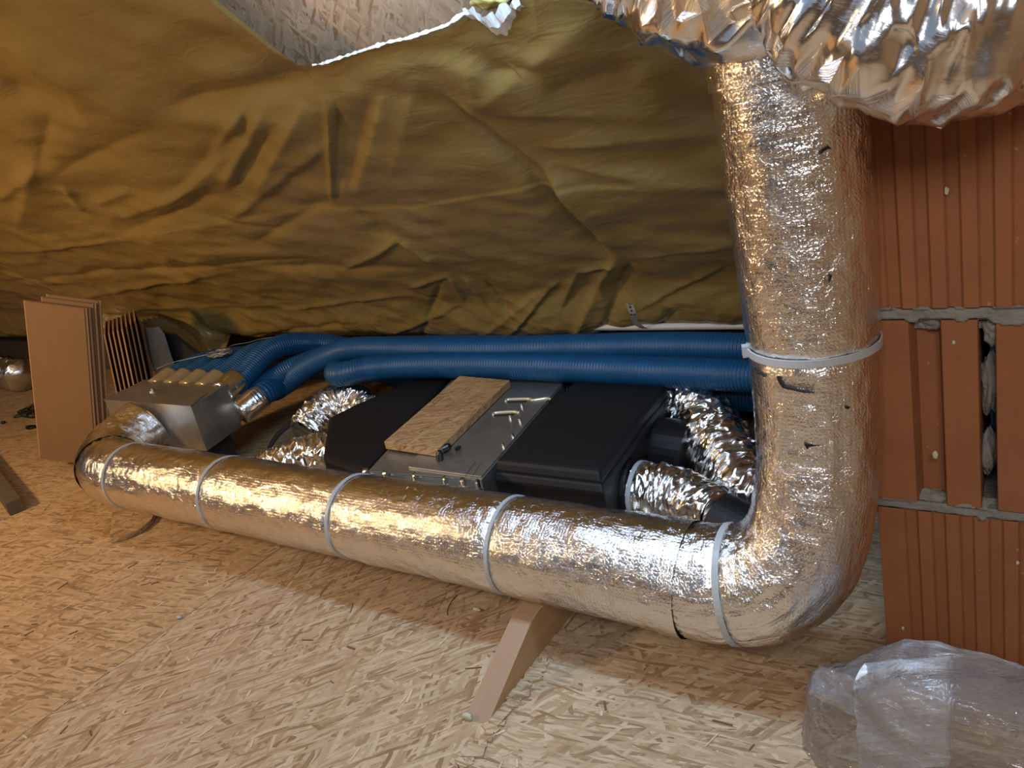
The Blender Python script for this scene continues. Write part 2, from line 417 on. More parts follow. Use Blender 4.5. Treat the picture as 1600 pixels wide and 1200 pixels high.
def roof_pt(e, v, h=0.0):
    q = math.sqrt(.5); return np.array([e, ROOF_N - v * q - h * q, ROOF_Z + v * q - h * q])
ceiling = empty('ceiling', (-1.5, .0, 1.7), kind='structure')
for (x0, x1) in [(-5.1, -3.1), (-3.098, -1.0105), (-1.0085, .38), (.382, 1.4)]:
    A = [roof_pt(x0, -.34, -.045), roof_pt(x1, -.34, -.045), roof_pt(x1, 2.9, -.045), roof_pt(x0, 2.9, -.045)]
    B = [p + np.array([0, .0127, .0127]) for p in A]
    V = A + B; U = [(x0, 0), (x1, 0), (x1, 3.24), (x0, 3.24)] * 2
    mk('osb_panel', V, [[3, 2, 1, 0], [4, 5, 6, 7], [0, 1, 5, 4], [1, 2, 6, 5], [2, 3, 7, 6], [3, 0, 4, 7]], M['osb_roof'], ceiling, uv=U)
ridge = roof_pt(0, 2.9, -.045)
ry_, rz_ = float(ridge[1]), float(ridge[2])
wb = empty('wall_behind', (-1.8, -2.7, 0), kind='structure')
MB().box((-5.1, -2.72, 0), (1.4, -2.70, 1.05)).build('osb_panel', M['osb_left'], wb)
wl = empty('wall_left', (-5.13, 0, 0), kind='structure')
MB().prism([(-5.11, -2.6, 0), (-5.11, 1.95, 0), (-5.11, ry_, rz_), (-5.11, ry_ - 2.2, .2)], (-.02, 0, 0)).build('osb_panel', M['osb_left'], wl)
wb = empty('wall_far_end', (1.45, 0, 0), kind='structure')
MB().prism([(1.41, -2.6, 0), (1.41, 1.95, 0), (1.41, ry_, rz_), (1.41, ry_ - 2.2, .2)], (.02, 0, 0)).build('osb_panel', M['osb_left'], wb)

# ---- brick wall on the right
FN = .936
wall = empty('wall_right', (.2, 1.06, 0), kind='structure')
def fluted(x0, x1, y, yb):
    p = [(x0, y)]; x = x0 + .030
    while x < x1 - .02:
        p += [(x, y), (x + .0030, y + .0052), (x + .0140, y + .0034), (x + .0165, y - .0006)]; x += .0302
    p += [(x1, y), (x1, yb), (x0, yb)]; return p
def brick(poly, z0, z1, dx=0, dy=0):
    P = [(a + dx + LEAN * z0, b + dy, z0) for a, b in poly]
    return MB().prism(P, (LEAN * (z1 - z0), 0, z1 - z0)).build('brick', M['clay'], wall, bevel=.0012)
E0x = -.1435
LEAN = -.035
brick(fluted(E0x + .004, .21, FN + .002, 1.17), 0.002, .2375)
brick(fluted(.222, .58, FN + .002, 1.17), 0.002, .2375)
def keyed(x0):
    return [(x0, FN), (x0 + .050, FN), (x0 + .056, FN + .022), (x0 + .079, FN + .024), (x0 + .083, FN - .001), (x0 + .118, FN - .001), (x0 + .119, FN + .004), (x0 + .119, 1.17), (x0, 1.17)]
brick(keyed(E0x), .252, .4885)
def keyed2(x0, x1):
    return [(x0, FN + .003), (x0 + .001, FN), (x0 + .034, FN), (x0 + .040, FN + .02), (x0 + .07, FN + .02), (x0 + .075, FN), (x1, FN), (x1, 1.17), (x0, 1.17)]
brick(keyed2(-.0090, .235), .252, .4885); brick(fluted(.24, .58, FN, 1.17), .252, .4885)
brick(fluted(E0x - .001, .20, FN - .001, 1.17), .503, .742)
brick(fluted(.213, .58, FN - .001, 1.17), .503, .742)
brick(fluted(E0x - .001, .12, FN, 1.05), .755, .93)
brick(fluted(.13, .58, FN, 1.05), .755, .93)
def mortar_bed(z0, z1, seed, top=.010, bot=.012):
    xs = np.arange(-.153, .58, .0035); zs = np.arange(z0 - bot, z1 + top, .0022)
    X, Z = np.meshgrid(xs, zs, indexing='ij')
    p = np.stack([X * 38 + seed, Z * 55, X * 0 + seed], -1); nn = fbm(p, 3); n2 = fbm(p * .5 + 9, 2)
    Y = FN + .003 + nn * .0025
    out = np.maximum(np.maximum(z0 - Z, Z - z1), 0)
    cov = out < np.maximum(0, .0105 * (n2 * 1.3 - .02)); rec = (X > -.106) & (X < -.075) & (Z > z1)
    Y = np.where(out <= 0, Y, np.where(cov, FN - .0022 + nn * .001, FN + .016 + nn * .003))
    X = X + LEAN * Z + .0095; n, m = X.shape; V = np.stack([X, Y, Z], -1).reshape(-1, 3)
    i, j = np.meshgrid(np.arange(n - 1), np.arange(m - 1), indexing='ij'); a = (i * m + j)
    Fc = np.stack([a, a + m, a + m + 1, a + 1], -1).reshape(-1, 4).tolist()
    b = len(V)
    back = [(-.15, 1.16, z0), (.58, 1.16, z0), (.58, 1.16, z1), (-.15, 1.16, z1), (-.15, FN + .004, z0), (.58, FN + .004, z0), (.58, FN + .004, z1), (-.15, FN + .004, z1)]
    V = np.vstack([V, back]); Fc += [[b, b + 3, b + 7, b + 4], [b + 3, b + 2, b + 6, b + 7], [b, b + 4, b + 5, b + 1]]
    mk('mortar_bed', V, Fc, M['mortar'], wall, smooth=True)
mortar_bed(.2375, .252, 3.1, .008, .016); mortar_bed(.4885, .503, 7.7, .004, .014); mortar_bed(.742, .755, 11.2)
# mortar squeezed into the key of the middle brick and into the open upright joint
def blob(name, c, r, seed, mat='mortar', parent=None, n=18):
    th, ph = np.meshgrid(np.linspace(0, math.pi, n), np.linspace(0, 2 * math.pi, 2 * n, endpoint=False), indexing='ij')
    d = np.stack([np.sin(th) * np.cos(ph), np.sin(th) * np.sin(ph), np.cos(th)], -1)
    q = 1 + .35 * fbm(d * 1.7 + seed, 3)
    V = (np.array(c) + d * np.array(r) * q[..., None]).reshape(-1, 3); m = 2 * n
    Fc = [[i * m + j, (i + 1) * m + j, (i + 1) * m + (j + 1) % m, i * m + (j + 1) % m] for i in range(n - 1) for j in range(m)]
    return mk(name, V, Fc, M[mat], parent, True)
blob('mortar_lump', (-.0885, .957, .484), (.018, .012, .012), 2, parent=wall)
blob('mortar_lump', (-.088, .955, .253), (.020, .014, .009), 5, parent=wall)
blob('mortar_lump', (-.028, .955, .475), (.010, .015, .018), 8, parent=wall)
blob('mortar_lump', (-.030, .972, .40), (.010, .014, .035), 11, parent=wall)
blob('mortar_lump', (-.030, .975, .31), (.010, .014, .030), 14, parent=wall)
for (px_, py_, s_) in [(1479, 299, .004), (1461, 711, .005), (1490, 535, .003), (1411, 982, .003), (1590, 880, .003)]:
    p = an(px_, py_, FN - .0005); blob('mortar_speck', p, (s_ * .6, .0012, s_), px_, 'chip', wall, 8)

# ================================================================== YELLOW MEMBRANE
q2 = math.sqrt(.5)
def ev(px_, py_):
    p = am(px_, py_); return float(p[0]), float((ROOF_N - p[1]) / q2)
bot = [ev(*p) for p in [(0, 520), (100, 516), (200, 510), (232, 527), (262, 533), (300, 543), (352, 546), (366, 508), (372, 510), (420, 516), (600, 512), (760, 514), (900, 508), (1000, 503), (1145, 500)]]
be = np.array([p[0] for p in bot]); bv = np.array([p[1] for p in bot])
be = np.concatenate([[-4.9], be, [-.15]]); bv = np.concatenate([[bv[0]], bv, [bv[-1]]])
ap = ev(465, 103); le = ev(340, 0); VT = 1.58
rb = [ev(*p) for p in [(490, 98), (505, 96), (560, 78), (610, 62), (640, 56), (700, 36), (728, 17), (745, 20), (765, 38), (785, 34), (795, 16), (815, 0)]]
tl_e = ap[0] + (le[0] - ap[0]) * (VT - ap[1]) / (le[1] - ap[1])
te = np.array([-4.9, tl_e - .001, tl_e, ap[0]] + [p[0] for p in rb]); tv = np.array([VT, VT, VT, ap[1]] + [p[1] for p in rb])
te = np.concatenate([te, [te[-1] + .25, -.15]]); tv = np.concatenate([tv, [VT, VT]])
o_ = np.argsort(te, kind='stable'); te, tv = te[o_], tv[o_]
es = np.unique(np.concatenate([np.arange(-4.9, -2.6, .012), np.arange(-2.6, -.16, .0055), np.arange(tl_e - .004, ap[0] + .004, .0015), [-.158]]))
ntv = 250
tt = np.linspace(0, 1, ntv) ** 1.15
BV = np.interp(es, be, bv); TV = np.interp(es, te, tv)
Eg = np.repeat(es[:, None], ntv, 1); Vg = BV[:, None] + (TV - BV)[:, None] * tt[None]
def crease(x0, y0, x1, y1, w, h, asym=0.0, bend=0.0):
    """a fold running between two points of the sheet; w half width, h height (towards the room)"""
    a = np.array(ev(x0, y0)); b = np.array(ev(x1, y1)); d = b - a; L = np.linalg.norm(d); d = d / L; nn = np.array([-d[1], d[0]])
    s = (Eg - a[0]) * d[0] + (Vg - a[1]) * d[1]; dd = (Eg - a[0]) * nn[0] + (Vg - a[1]) * nn[1]
    tpar = s / L; dd = dd - bend * 4 * tpar * (1 - tpar)
    win = np.clip(np.minimum(tpar + .12, 1.12 - tpar) / .35, 0, 1); win = win * win * (3 - 2 * win)
    ww = w * (.55 + .45 * win); ww = np.where(dd > 0, ww * (1 + asym), ww * (1 - asym))
    return h * win * np.exp(-(np.abs(dd) / ww) ** 1.35)
wx_ = noise(np.stack([Eg * 3, Vg * 3, Eg * 0], -1)) * .06
P3 = np.stack([Eg * 1.7 + wx_, Vg * 3.0, Eg * 0 + 2.5], -1)
H = .013 * fbm(P3, 2)
H += .006 * fbm(np.stack([Eg * 6 + Vg * 3, Vg * 10, Eg * 0 + 7], -1), 2)
mid = np.clip((.75 - Vg) / .3, 0, 1) * np.clip((Vg - .1) / .15, 0, 1)
H += .0022 * ridged(np.stack([Eg * 5 + Vg * 5 + wx_ * 12, Vg * 7 - Eg * 2.5, Eg * 0 + 1], -1), 2) * mid
lowz = np.clip(1 - (Vg - BV[:, None]) / .20, 0, 1)
H += .0032 * ridged(np.stack([Eg * 11 + Vg * 8 + wx_ * 14, Vg * 13 - Eg * 5, Eg * 0 + 4], -1), 2) * np.sin(np.pi * np.clip(lowz, 0, 1)) ** .7
leftz = np.clip((-1.5 - Eg) / .5, 0, 1) * np.clip((.80 - Vg) / .25, 0, 1)
H += .006 * ridged(np.stack([Eg * 3.0 - Vg * 1.2 + wx_ * 5, Vg * 6.5 + Eg * .8, Eg * 0 + 13], -1), 2) * leftz
# belly along the lower hem
sb = np.clip((Vg - BV[:, None]) / .19, 0, 1)
H += .046 * np.sin(np.pi * sb ** .8) * (1 - sb) ** .5
for cr in [
    (500, 108, 270, 168, .030, -.020, .2), (470, 130, 300, 160, .012, -.008, 0), (0, 130, 130, 185, .035, -.022, .3),
    (0, 60, 230, 190, .10, .028, 0), (225, 205, 90, 270, .022, -.014, 0),
    (380, 165, 330, 250, .014, .012, .4), (385, 180, 380, 225, .008, -.012, 0), (412, 168, 350, 290, .016, .014, .3),
    (425, 200, 365, 300, .014, -.014, 0), (470, 170, 400, 300, .020, .016, .4), (515, 165, 518, 312, .012, .022, .5), (528, 165, 524, 310, .012, -.018, .0),
    (600, 150, 556, 300, .024, .014, .5), (580, 150, 545, 290, .018, -.010, 0), (650, 130, 610, 280, .03, .008, .3),
    (705, 150, 850, 262, .012, .014, .4), (712, 165, 862, 290, .020, -.014, 0), (850, 262, 965, 400, .020, .026, .5), (835, 280, 950, 402, .030, -.036, 0),
    (735, 90, 740, 165, .03, .012, 0), (760, 110, 840, 100, .02, -.010, 0), (760, 170, 1100, 190, .022, .008, .3), (840, 230, 1110, 215, .020, .009, .3), (870, 255, 1110, 290, .018, .006, 0),
    (1000, 100, 860, 140, .024, -.010, 0), (930, 20, 740, 170, .03, .012, .3),
    (60, 240, 30, 350, .035, .022, .3), (100, 290, 130, 330, .02, .018, 0), (80, 180, 60, 260, .02, -.016, 0), (150, 320, 200, 300, .018, .014, 0),
    (0, 310, 60, 255, .02, .018, .2), (190, 340, 330, 285, .022, .014, .3), (200, 360, 330, 310, .020, -.013, 0), (235, 345, 360, 240, .018, .010, .4),
    (270, 300, 380, 200, .020, -.012, 0), (320, 340, 440, 360, .02, -.010, 0), (360, 345, 510, 225, .020, .012, .4),
    (0, 395, 190, 372, .016, .012, .4), (20, 440, 200, 420, .016, -.016, .3), (0, 425, 110, 440, .014, .012, 0), (120, 460, 350, 425, .018, .014, .3),
    (180, 425, 480, 405, .016, -.014, .2), (0, 478, 210, 482, .014, .010, .3), (210, 480, 480, 470, .014, .007, 0), (350, 420, 650, 415, .022, -.012, .3),
    (540, 420, 622, 374, .010, .014, .5), (622, 374, 682, 408, .010, .014, .5), (560, 330, 610, 372, .026, -.012, 0), (400, 378, 520, 312, .018, -.010, 0),
    (640, 445, 700, 430, .007, .010, .4), (650, 452, 700, 470, .007, -.009, 0), (700, 430, 725, 465, .006, .010, .4), (725, 432, 760, 470, .007, .011, .4), (760, 440, 800, 480, .008, -.010, 0),
    (620, 500, 720, 470, .010, .009, .3), (665, 505, 690, 440, .008, -.010, 0), (800, 500, 870, 440, .009, .012, .5), (880, 470, 905, 425, .008, .012, .5), (905, 425, 960, 415, .008, .012, .4),
    (960, 405, 900, 500, .014, .016, .5), (985, 410, 945, 500, .013, -.018, .2), (1000, 400, 1140, 380, .014, .008, .3), (930, 425, 945, 460, .007, .010, 0), (1000, 470, 1130, 420, .010, .008, .4), (1020, 500, 1060, 470, .008, -.008, 0),
    (840, 455, 760, 500, .010, .009, .4), (450, 480, 640, 455, .012, .010, .4), (400, 505, 560, 490, .010, -.008, 0),
]:
    H += crease(*cr) * .72
# thin taped lap seam
se = np.array([ev(*p) for p in [(0, 398), (206, 364), (481, 330), (640, 327), (825, 289), (1100, 282), (1145, 280)]]); o_ = np.argsort(se[:, 0])
dv = Vg - np.interp(Eg, se[o_, 0], se[o_, 1]); H += .0028 / (1 + np.exp(np.clip(dv / .0012, -40, 40)))
edge = np.clip((TV[:, None] - Vg) / .05, 0, 1); H *= .25 + .75 * edge
H *= np.clip((Vg - BV[:, None]) / .03 + .10, 0, 1)
wend = np.clip((-.16 - Eg) / .05, 0, 1); H *= wend
PM = np.stack([Eg, ROOF_N - (Vg + H) * q2, ROOF_Z + (Vg - H) * q2], -1)
fl = np.clip(1 - np.abs(Eg + 2.70) / .44, 0, 1); fl = fl * fl * (3 - 2 * fl) * np.clip(1 - (Vg - BV[:, None]) / .30, 0, 1) ** 1.3
PM = PM + (CAM - PM) * (.205 * fl)[..., None]
nE = len(es); i, j = np.meshgrid(np.arange(nE - 1), np.arange(ntv - 1), indexing='ij'); a = i * ntv + j
Fm = np.stack([a, a + 1, a + ntv + 1, a + ntv], -1).reshape(-1, 4)
mem = empty('yellow_vapour_membrane', (-1.8, 1.2, .6), 'creased yellow vapour membrane stretched across the sloping roof down to the eave', 'membrane')
mk('membrane_sheet', PM.reshape(-1, 3), Fm, M['membrane'], mem, True, uv=np.stack([Eg, Vg], -1).reshape(-1, 2))
# torn white edge along the right side of the opening
def edge_strip(name, pts, wid, mat, amp, seed, lift=.004):
    mbx = MB(); P = np.array(pts); s = np.concatenate([[0], np.cumsum(np.linalg.norm(np.diff(P, axis=0), axis=1))]); n = int(s[-1] / .003); tq = np.linspace(0, s[-1], n)
    Q = np.stack([np.interp(tq, s, P[:, 0]), np.interp(tq, s, P[:, 1])], 1)
    w1 = noise(np.stack([tq * 45, tq * 0 + seed, tq * 0], -1)) * amp; w2 = noise(np.stack([tq * 120, tq * 0 + seed + 5, tq * 0], -1)) * amp
    V = []; 
    for k_ in range(n):
        ww = wid(tq[k_] / s[-1])
        V += [roof_pt(Q[k_, 0], Q[k_, 1] + ww * .5 + w1[k_], lift + w2[k_]), roof_pt(Q[k_, 0], Q[k_, 1] + w2[k_] * .5, lift + .003 + w1[k_]), roof_pt(Q[k_, 0], Q[k_, 1] - ww * .5 + w2[k_], lift * .6)]
    return mk(name, V, [[3 * q_, 3 * q_ + 1, 3 * q_ + 4, 3 * q_ + 3] for q_ in range(n - 1)] + [[3 * q_ + 1, 3 * q_ + 2, 3 * q_ + 5, 3 * q_ + 4] for q_ in range(n - 1)], M[mat], mem)
ob = edge_strip('torn_edge', rb[0:7], lambda t_: .004 + .004 * t_, 'fringe', .003, 2); tag(ob, 'frayed white edge')
ob = edge_strip('torn_edge', rb[6:12], lambda t_: .016 + .022 * math.sin(3.14 * min(1, t_ * 1.1)), 'fringe', .010, 5); tag(ob, 'frayed white fibres at the tear')
blob('insulation_tuft', roof_pt(rb[9][0] + .0, rb[9][1] + .035, -.02), (.035, .02, .02), 3, 'insul', mem)
blob('insulation_tuft', roof_pt(rb[11][0] + .035, rb[11][1] + .02, -.018), (.05, .02, .02), 6, 'insul', mem)

# white conduit under the hem with its perforated strap
p1 = an(880, 511, 1.57); p2 = an(1145, 509, 1.57)
d_ = (p2 - p1); pts = [p1 - d_ * .12 - [0, 0, .002], p1, (p1 + p2) / 2 + [0, 0, -.001], p2, p2 + d_ * 1.2]
ob = tube('white_conduit', pts, .0085, M['white_pvc'], step=.03, sides=16); tag(ob, 'white plastic conduit running along the lower hem of the yellow membrane', 'conduit')
st = empty('perforated_strap', an(990, 505, 1.53), 'short perforated metal strap holding the conduit under the membrane hem', 'strap')
sp_ = [an(984, 476, 1.475), an(989, 490, 1.495), an(993, 503, 1.53), an(1003, 511, 1.553), an(1014, 515, 1.575)]
Q = spline(sp_, .004); mb = MB(); V = []
for q_ in Q: V += [q_ + [-.008, 0, 0], q_ + [.008, 0, 0], q_ + [.008, -.0012, 0], q_ + [-.008, -.0012, 0]]
Fs = []
for k_ in range(len(Q) - 1):
    for z_ in range(4): Fs.append([4 * k_ + z_, 4 * k_ + (z_ + 1) % 4, 4 * k_ + 4 + (z_ + 1) % 4, 4 * k_ + 4 + z_])
mb.add(V, Fs).build('band', M['white_pvc'], st)
for k_, dx in [(2, 0), (5, .0), (9, -.004), (9, .004)]:
    if k_ < len(Q): MB().cyl(Q[k_] + [dx, -.0010, 0], Q[k_] + [dx, -.0022, 0], .0026, 10).build('hole', M['void'], st)
MB().cyl(Q[1] + [-.003, -.001, .004], Q[1] + [-.003, -.006, .004], .004, 8).build('screw', M['bright'], st)

# ================================================================== MAIN INSULATED DUCT
RD = .078
duct_pts = [(-1.935, 1.013, .185), (-1.935, .965, .172), (-1.915, .90, .158), (-1.86, .852, .152), (-1.76, .84, .150),
            (-1.40, .840, .150), (-1.0, .840, .150), (-.6, .840, .150), (-.43, .840, .148), (-.340, .842, .147), (-.272, .848, .162),
            (-.227, .862, .212), (-.210, .882, .29), (-.207, .896, .36), (-.208, .899, .50), (-.214, .90, .66), (-.221, .90, .86)]
dpath = spline(duct_pts, .005)
Td, Ud, Wd, Sd = frames(dpath)
def s_at(pt): return float(Sd[np.linalg.norm(dpath - np.array(pt), axis=1).argmin()])
tie_e = [-1.74, -1.386, -1.012, -.666]
tie_s = [s_at((e_, .84, .15)) for e_ in tie_e]; s_v = s_at((-.226, .9, .475)); s_b = s_at((-.312, .845, .153))
tie_all = tie_s + [s_v, s_b]
def rad_prof(S, pos):
    vert = np.clip((S - s_at((-.30, .848, .16))) / .15, 0, 1)
    b = RD + .0035 * vert
    return b
def duct_disp(S, TH, pos, rr):
    vert = np.clip((S - s_at((-.30, .848, .16))) / .12, 0, 1)
    d = -.0068 * vert + .0075 * np.clip((pos[..., 2] - .35) / .4, 0, 1) * vert + .0022 * fbm(np.stack([S * 9, np.cos(TH) * 1.5, np.sin(TH) * 1.5], -1), 2)
    d += .0011 * ridged(np.stack([S * 45, np.cos(TH) * 4, np.sin(TH) * 4 + 5], -1), 2)
    bend = np.exp(-((S - s_at((-.28, .85, .17))) / .09) ** 2) + np.exp(-((S - .10) / .10) ** 2)
    d += bend * .0028 * ridged(np.stack([S * 22, np.cos(TH) * 5, np.sin(TH) * 5], -1), 2)
    for t_ in tie_all: d -= .0035 * np.exp(-((S - t_) / .008) ** 2)
    return d
duct = empty('insulated_duct', (-1.0, .84, .072), 'long silver foil insulated duct lying on the block, elbowed up beside the bricks', 'duct')
split = int(np.abs(Sd - s_at((-.235, .875, .265))).argmin())
tube('foil_jacket', dpath, RD, M['foil'], duct, sides=112, disp=duct_disp, is_path=True)
def tie(s0, tilt=0.0, name='cable_tie', w=.0055, head=0.0, r=None, mat='tie'):
    i = int(np.abs(Sd - s0).argmin()); t_ = Td[i] + tilt * Wd[i]
    return ring(name, dpath[i], t_, (RD - .0008) if r is None else r, M[mat], duct, w=w, th=.0026, head=head)
for n_, s0 in enumerate(tie_s): tie(s0, head=[2.2, 2.3, 2.3, 2.35][n_])
tie(s_v, w=.0085, head=2.4, r=RD - .0050)
tie(s_b, w=.0085, head=2.6, r=RD + .0008)
# foil tape bands
def band(s0, w, r): 
    i0 = int(np.abs(Sd - s0 + w / 2).argmin()); i1 = int(np.abs(Sd - s0 - w / 2).argmin())
    def dd(S, TH, pos, rr): return duct_disp(S + Sd[i0], TH, pos, rr) + .0012
    p_ = dpath[i0:i1 + 1]; T_, U_, W_, s_ = Td[i0:i1 + 1], Ud[i0:i1 + 1], Wd[i0:i1 + 1], Sd[i0:i1 + 1]
    return tube('foil_tape', p_, r, M['foil'], duct, sides=64, is_path=True, caps=False, disp=lambda S, TH, pos, rr: .0030 + .0008 * ridged(np.stack([S * 60, np.cos(TH) * 6, np.sin(TH) * 6], -1), 2))
band(s_at((-.385, .84, .15)), .026, RD)
band(s_at((-1.88, .87, .15)), .05, RD + .0005); band(s_at((-.219, .9, .80)), .05, RD + .0015)
# tears in the jacket of the upright
def tear(px_, py_, pts, zn):
    """small ragged slit lying on the jacket"""
    r = ry(px_, py_); c0 = np.array([-.209, .90]); d2 = r[:2]; # ray to cylinder
    A_ = d2 @ d2; B_ = -2 * d2 @ c0; C_ = c0 @ c0 - (RD - .001) ** 2
    t_ = (-B_ - math.sqrt(max(0, B_ * B_ - 4 * A_ * C_))) / (2 * A_); p = r * t_ + CAM
    nr = np.array([p[0] - c0[0], p[1] - c0[1], 0]); nr /= np.linalg.norm(nr); tx = np.array([-nr[1], nr[0], 0]); up = np.array([0, 0, 1.0])
    V = [p + tx * a_ * .001 + up * b_ * .001 + nr * .0003 for a_, b_ in pts]
    MB().prism(V, -nr * .004).build('tear', M['void'], duct)
tear(1265, 697, [(-6, 3), (-2, 2), (5, 1.5), (12, 1), (5, 0), (0, -1), (-3, -4)], 0)
tear(1290, 235, [(-6, -3), (-3, 2), (3, 4), (6, 0), (3, 1), (0, 0), (-2, -1)], 0)
tear(1325, 637, [(-4, 1), (0, 2), (3, 0), (-1, -2)], 0)
tear(1297, 436, [(-1, -4), (0, 4), (2, 4), (1, 0)], 0)
tear(1225, 605, [(-8, 12), (-6, 12), (0, 1), (22, -2), (34, -3), (22, -4), (-2, -1), (-6, 5)], 0)
tear(1185, 585, [(-8, 6), (-3, 2), (2, 3), (10, -1), (3, 1), (-3, 0)], 0)

def facet_tube(name, pts, r, mat, parent, step, sides, jit, amp, seed, cuts=2, soft=True):
    """foil pressed into irregular flat facets: coarse jittered tube, triangulated and flat shaded"""
    path = spline(pts, step); T, U, W, s = frames(path); n = len(path)
    rr = np.array([float(r(x)) if callable(r) else r for x in s / s[-1]])
    th = np.linspace(0, 2 * math.pi, sides, endpoint=False)
    S = s[:, None] + np.zeros((1, sides)); TH = th[None] + np.zeros((n, 1)) + ((np.arange(n) % 2) * math.pi / sides)[:, None]
    S = S + rng.uniform(-.42, .42, S.shape) * step; TH = TH + rng.uniform(-.45, .45, S.shape) * 2 * math.pi / sides
    fi = np.clip(S / s[-1] * (n - 1), 0, n - 1.001); i0 = fi.astype(int); f_ = (fi - i0)[..., None]
    ip = lambda A: A[i0] * (1 - f_) + A[np.minimum(i0 + 1, n - 1)] * f_
    rad = np.cos(TH)[..., None] * ip(U) + np.sin(TH)[..., None] * ip(W)
    big = fbm(np.stack([S * 9, np.cos(TH) * 1.3 + seed, np.sin(TH) * 1.3], -1), 2)
    pl_ = ridged(np.stack([S * 30, np.cos(TH) * 1.2, np.sin(TH) * 1.2 + seed], -1), 1)
    R_ = rr[:, None] + amp * big + amp * .7 * pl_ + rng.normal(size=S.shape) * jit
    pos = ip(path) + rad * R_[..., None]
    V = pos.reshape(-1, 3); Fc = []
    for i in range(n - 1):
        for j in range(sides):
            a, b = i * sides + j, i * sides + (j + 1) % sides; c, d = a + sides, b + sides
            if i % 2 == 0: Fc += [[a, c, b], [b, c, d]]
            else: Fc += [[a, d, b], [a, c, d]]
    Fc.append(list(range(sides))); Fc.append([(n - 1) * sides + q_ for q_ in range(sides)][::-1])
    uv = np.stack([S, TH * float(rr.mean())], -1).reshape(-1, 2)
    o = mk(name, V, Fc, mat, parent, False, uv)
    import bmesh
    bm = bmesh.new(); bm.from_mesh(o.data); bm.normal_update()
    bmesh.ops.subdivide_edges(bm, edges=[e for e in bm.edges if len(e.link_faces) == 2 and all(len(f.verts) < 5 for f in e.link_faces)], cuts=cuts, use_grid_fill=True)
    bm.verts.ensure_lookup_table(); bm.normal_update()
    co = np.array([v.co[:] for v in bm.verts]) ; no = np.array([v.normal[:] for v in bm.verts]); sc = 1.0 / (jit * 9)
    dd = jit * .55 * ridged(co * sc * .55 + seed, 2) + jit * .25 * fbm(co * sc * 2 + seed, 2); co = co + no * dd[:, None]
    for v, c in zip(bm.verts, co): v.co = c
    bm.to_mesh(o.data); bm.free()
    if soft: o.data.polygons.foreach_set('use_smooth', np.ones(len(o.data.polygons), dtype=bool))
    return o

# ================================================================== LOOSE FOIL ABOVE
def crump(a1, a2, f1, seed):
    def fn(S, TH, pos, rr):
        x = np.stack([S * f1, np.cos(TH) * 1.6 + seed, np.sin(TH) * 1.6], -1)
        w = noise(x * .7 + 5) * .8
        d = a1 * ridged(x + w[..., None] * .6, 2) + a2 * ridged(np.stack([S * f1 * 2.3 + 3 * w, np.cos(TH) * 3.1, np.sin(TH) * 3.1 + seed], -1), 3)
        return d
    return fn
top = empty('flexible_foil_duct', aZ(1420, 60, .68), 'crumpled loose foil flexible duct sagging across the top of the brick wall', 'duct')
pts = [aZ(1200, -300, .78), aZ(1235, -150, .74), aZ(1300, -30, .70), aZ(1380, 32, .68), aZ(1475, 42, .67), aZ(1565, 16, .67), aZ(1650, -70, .68), aZ(1700, -200, .70)]
facet_tube('foil_sleeve', pts, .078, M['foil_big'], top, .0054, 19, .0036, .009, 3.0, 2)
top2 = empty('foil_elbow_duct', aZ(1100, -20, .76), 'crumpled foil duct elbow bulging above the top of the upright duct', 'duct')
pts = [aZ(900, -350, .86), aZ(960, -210, .83), aZ(1035, -95, .80), aZ(1110, -38, .77), aZ(1180, -45, .75), aZ(1235, -105, .75), aZ(1250, -220, .75)]
facet_tube('foil_sleeve', pts, .083, M['foil_big'], top2, .0056, 19, .0036, .009, 9.0, 2)

# eave board closing the cavity behind the pipes
wk = empty('wall_eave', (-1.8, 1.80, 0), kind='structure')
MB().box((-5.1, 1.78, 0), (1.4, 1.80, .17)).build('eave_board', M['dark_wood'], wk)

# ================================================================== TIMBER BLOCK
blk = empty('timber_block', (-.626, .8, 0), 'timber block with a slanted sawn end propping up the silver duct', 'block')
xa, xb = -.646, -.607
V = [(xa, .619, 0), (xb, .624, 0), (xb, .765, .066), (xb + .001, .800, .0705), (xb, 1.18, .0705), (xb, 1.18, 0),
     (xa, .775, .066), (xa, .806, .0705), (xa, 1.18, .0705), (xa, 1.18, 0)]
mk('sawn_end', [V[0], V[1], V[2], V[6], (xb, .80, .0705), (xa, .806, .0705)], [[0, 1, 2, 3], [3, 2, 4, 5]], M['wood_end'], blk)
o_ = MB().add(V, [[1, 5, 4, 3, 2], [0, 6, 7, 8, 9], [3, 4, 8, 7], [5, 9, 8, 4], [0, 9, 5, 1]]).build('block_body', M['wood'], blk)
blob('splinter_tuft', (-.640, .622, .006), (.008, .004, .006), 4, 'chip', blk, 8)

# ================================================================== DISTRIBUTION BOX AND BLUE PIPES
bx = empty('distribution_box', (-1.92, 1.1, .13), 'galvanised steel distribution box joining the silver duct to the blue pipes', 'box')
zt, zb = .25, .125
bl = [(-2.112, 1.016, zb), (-1.722, 1.022, zb), (-1.765, 1.17, zb), (-2.150, 1.163, zb)]
MB().hexa(bl, [(x, y, zt) for x, y, z in bl]).build('box_body', M['galv'], bx, bevel=.0015)
MB().hexa([(-2.114, 1.014, zt + .0005), (-1.720, 1.020, zt + .0005), (-1.763, 1.10, zt + .0005), (-2.130, 1.09, zt + .0005)], [(-2.114, 1.014, zt + .0022), (-1.720, 1.020, zt + .0022), (-1.763, 1.10, zt + .0022), (-2.130, 1.09, zt + .0022)]).build('lid_flange', M['galv'], bx)
MB().cyl((-1.985, 1.085, zt), (-1.985, 1.085, zt + .006), .009, 14).cyl((-1.985, 1.085, zt + .006), (-1.985, 1.085, zt + .012), .005, 10).build('screw', M['bright'], bx)
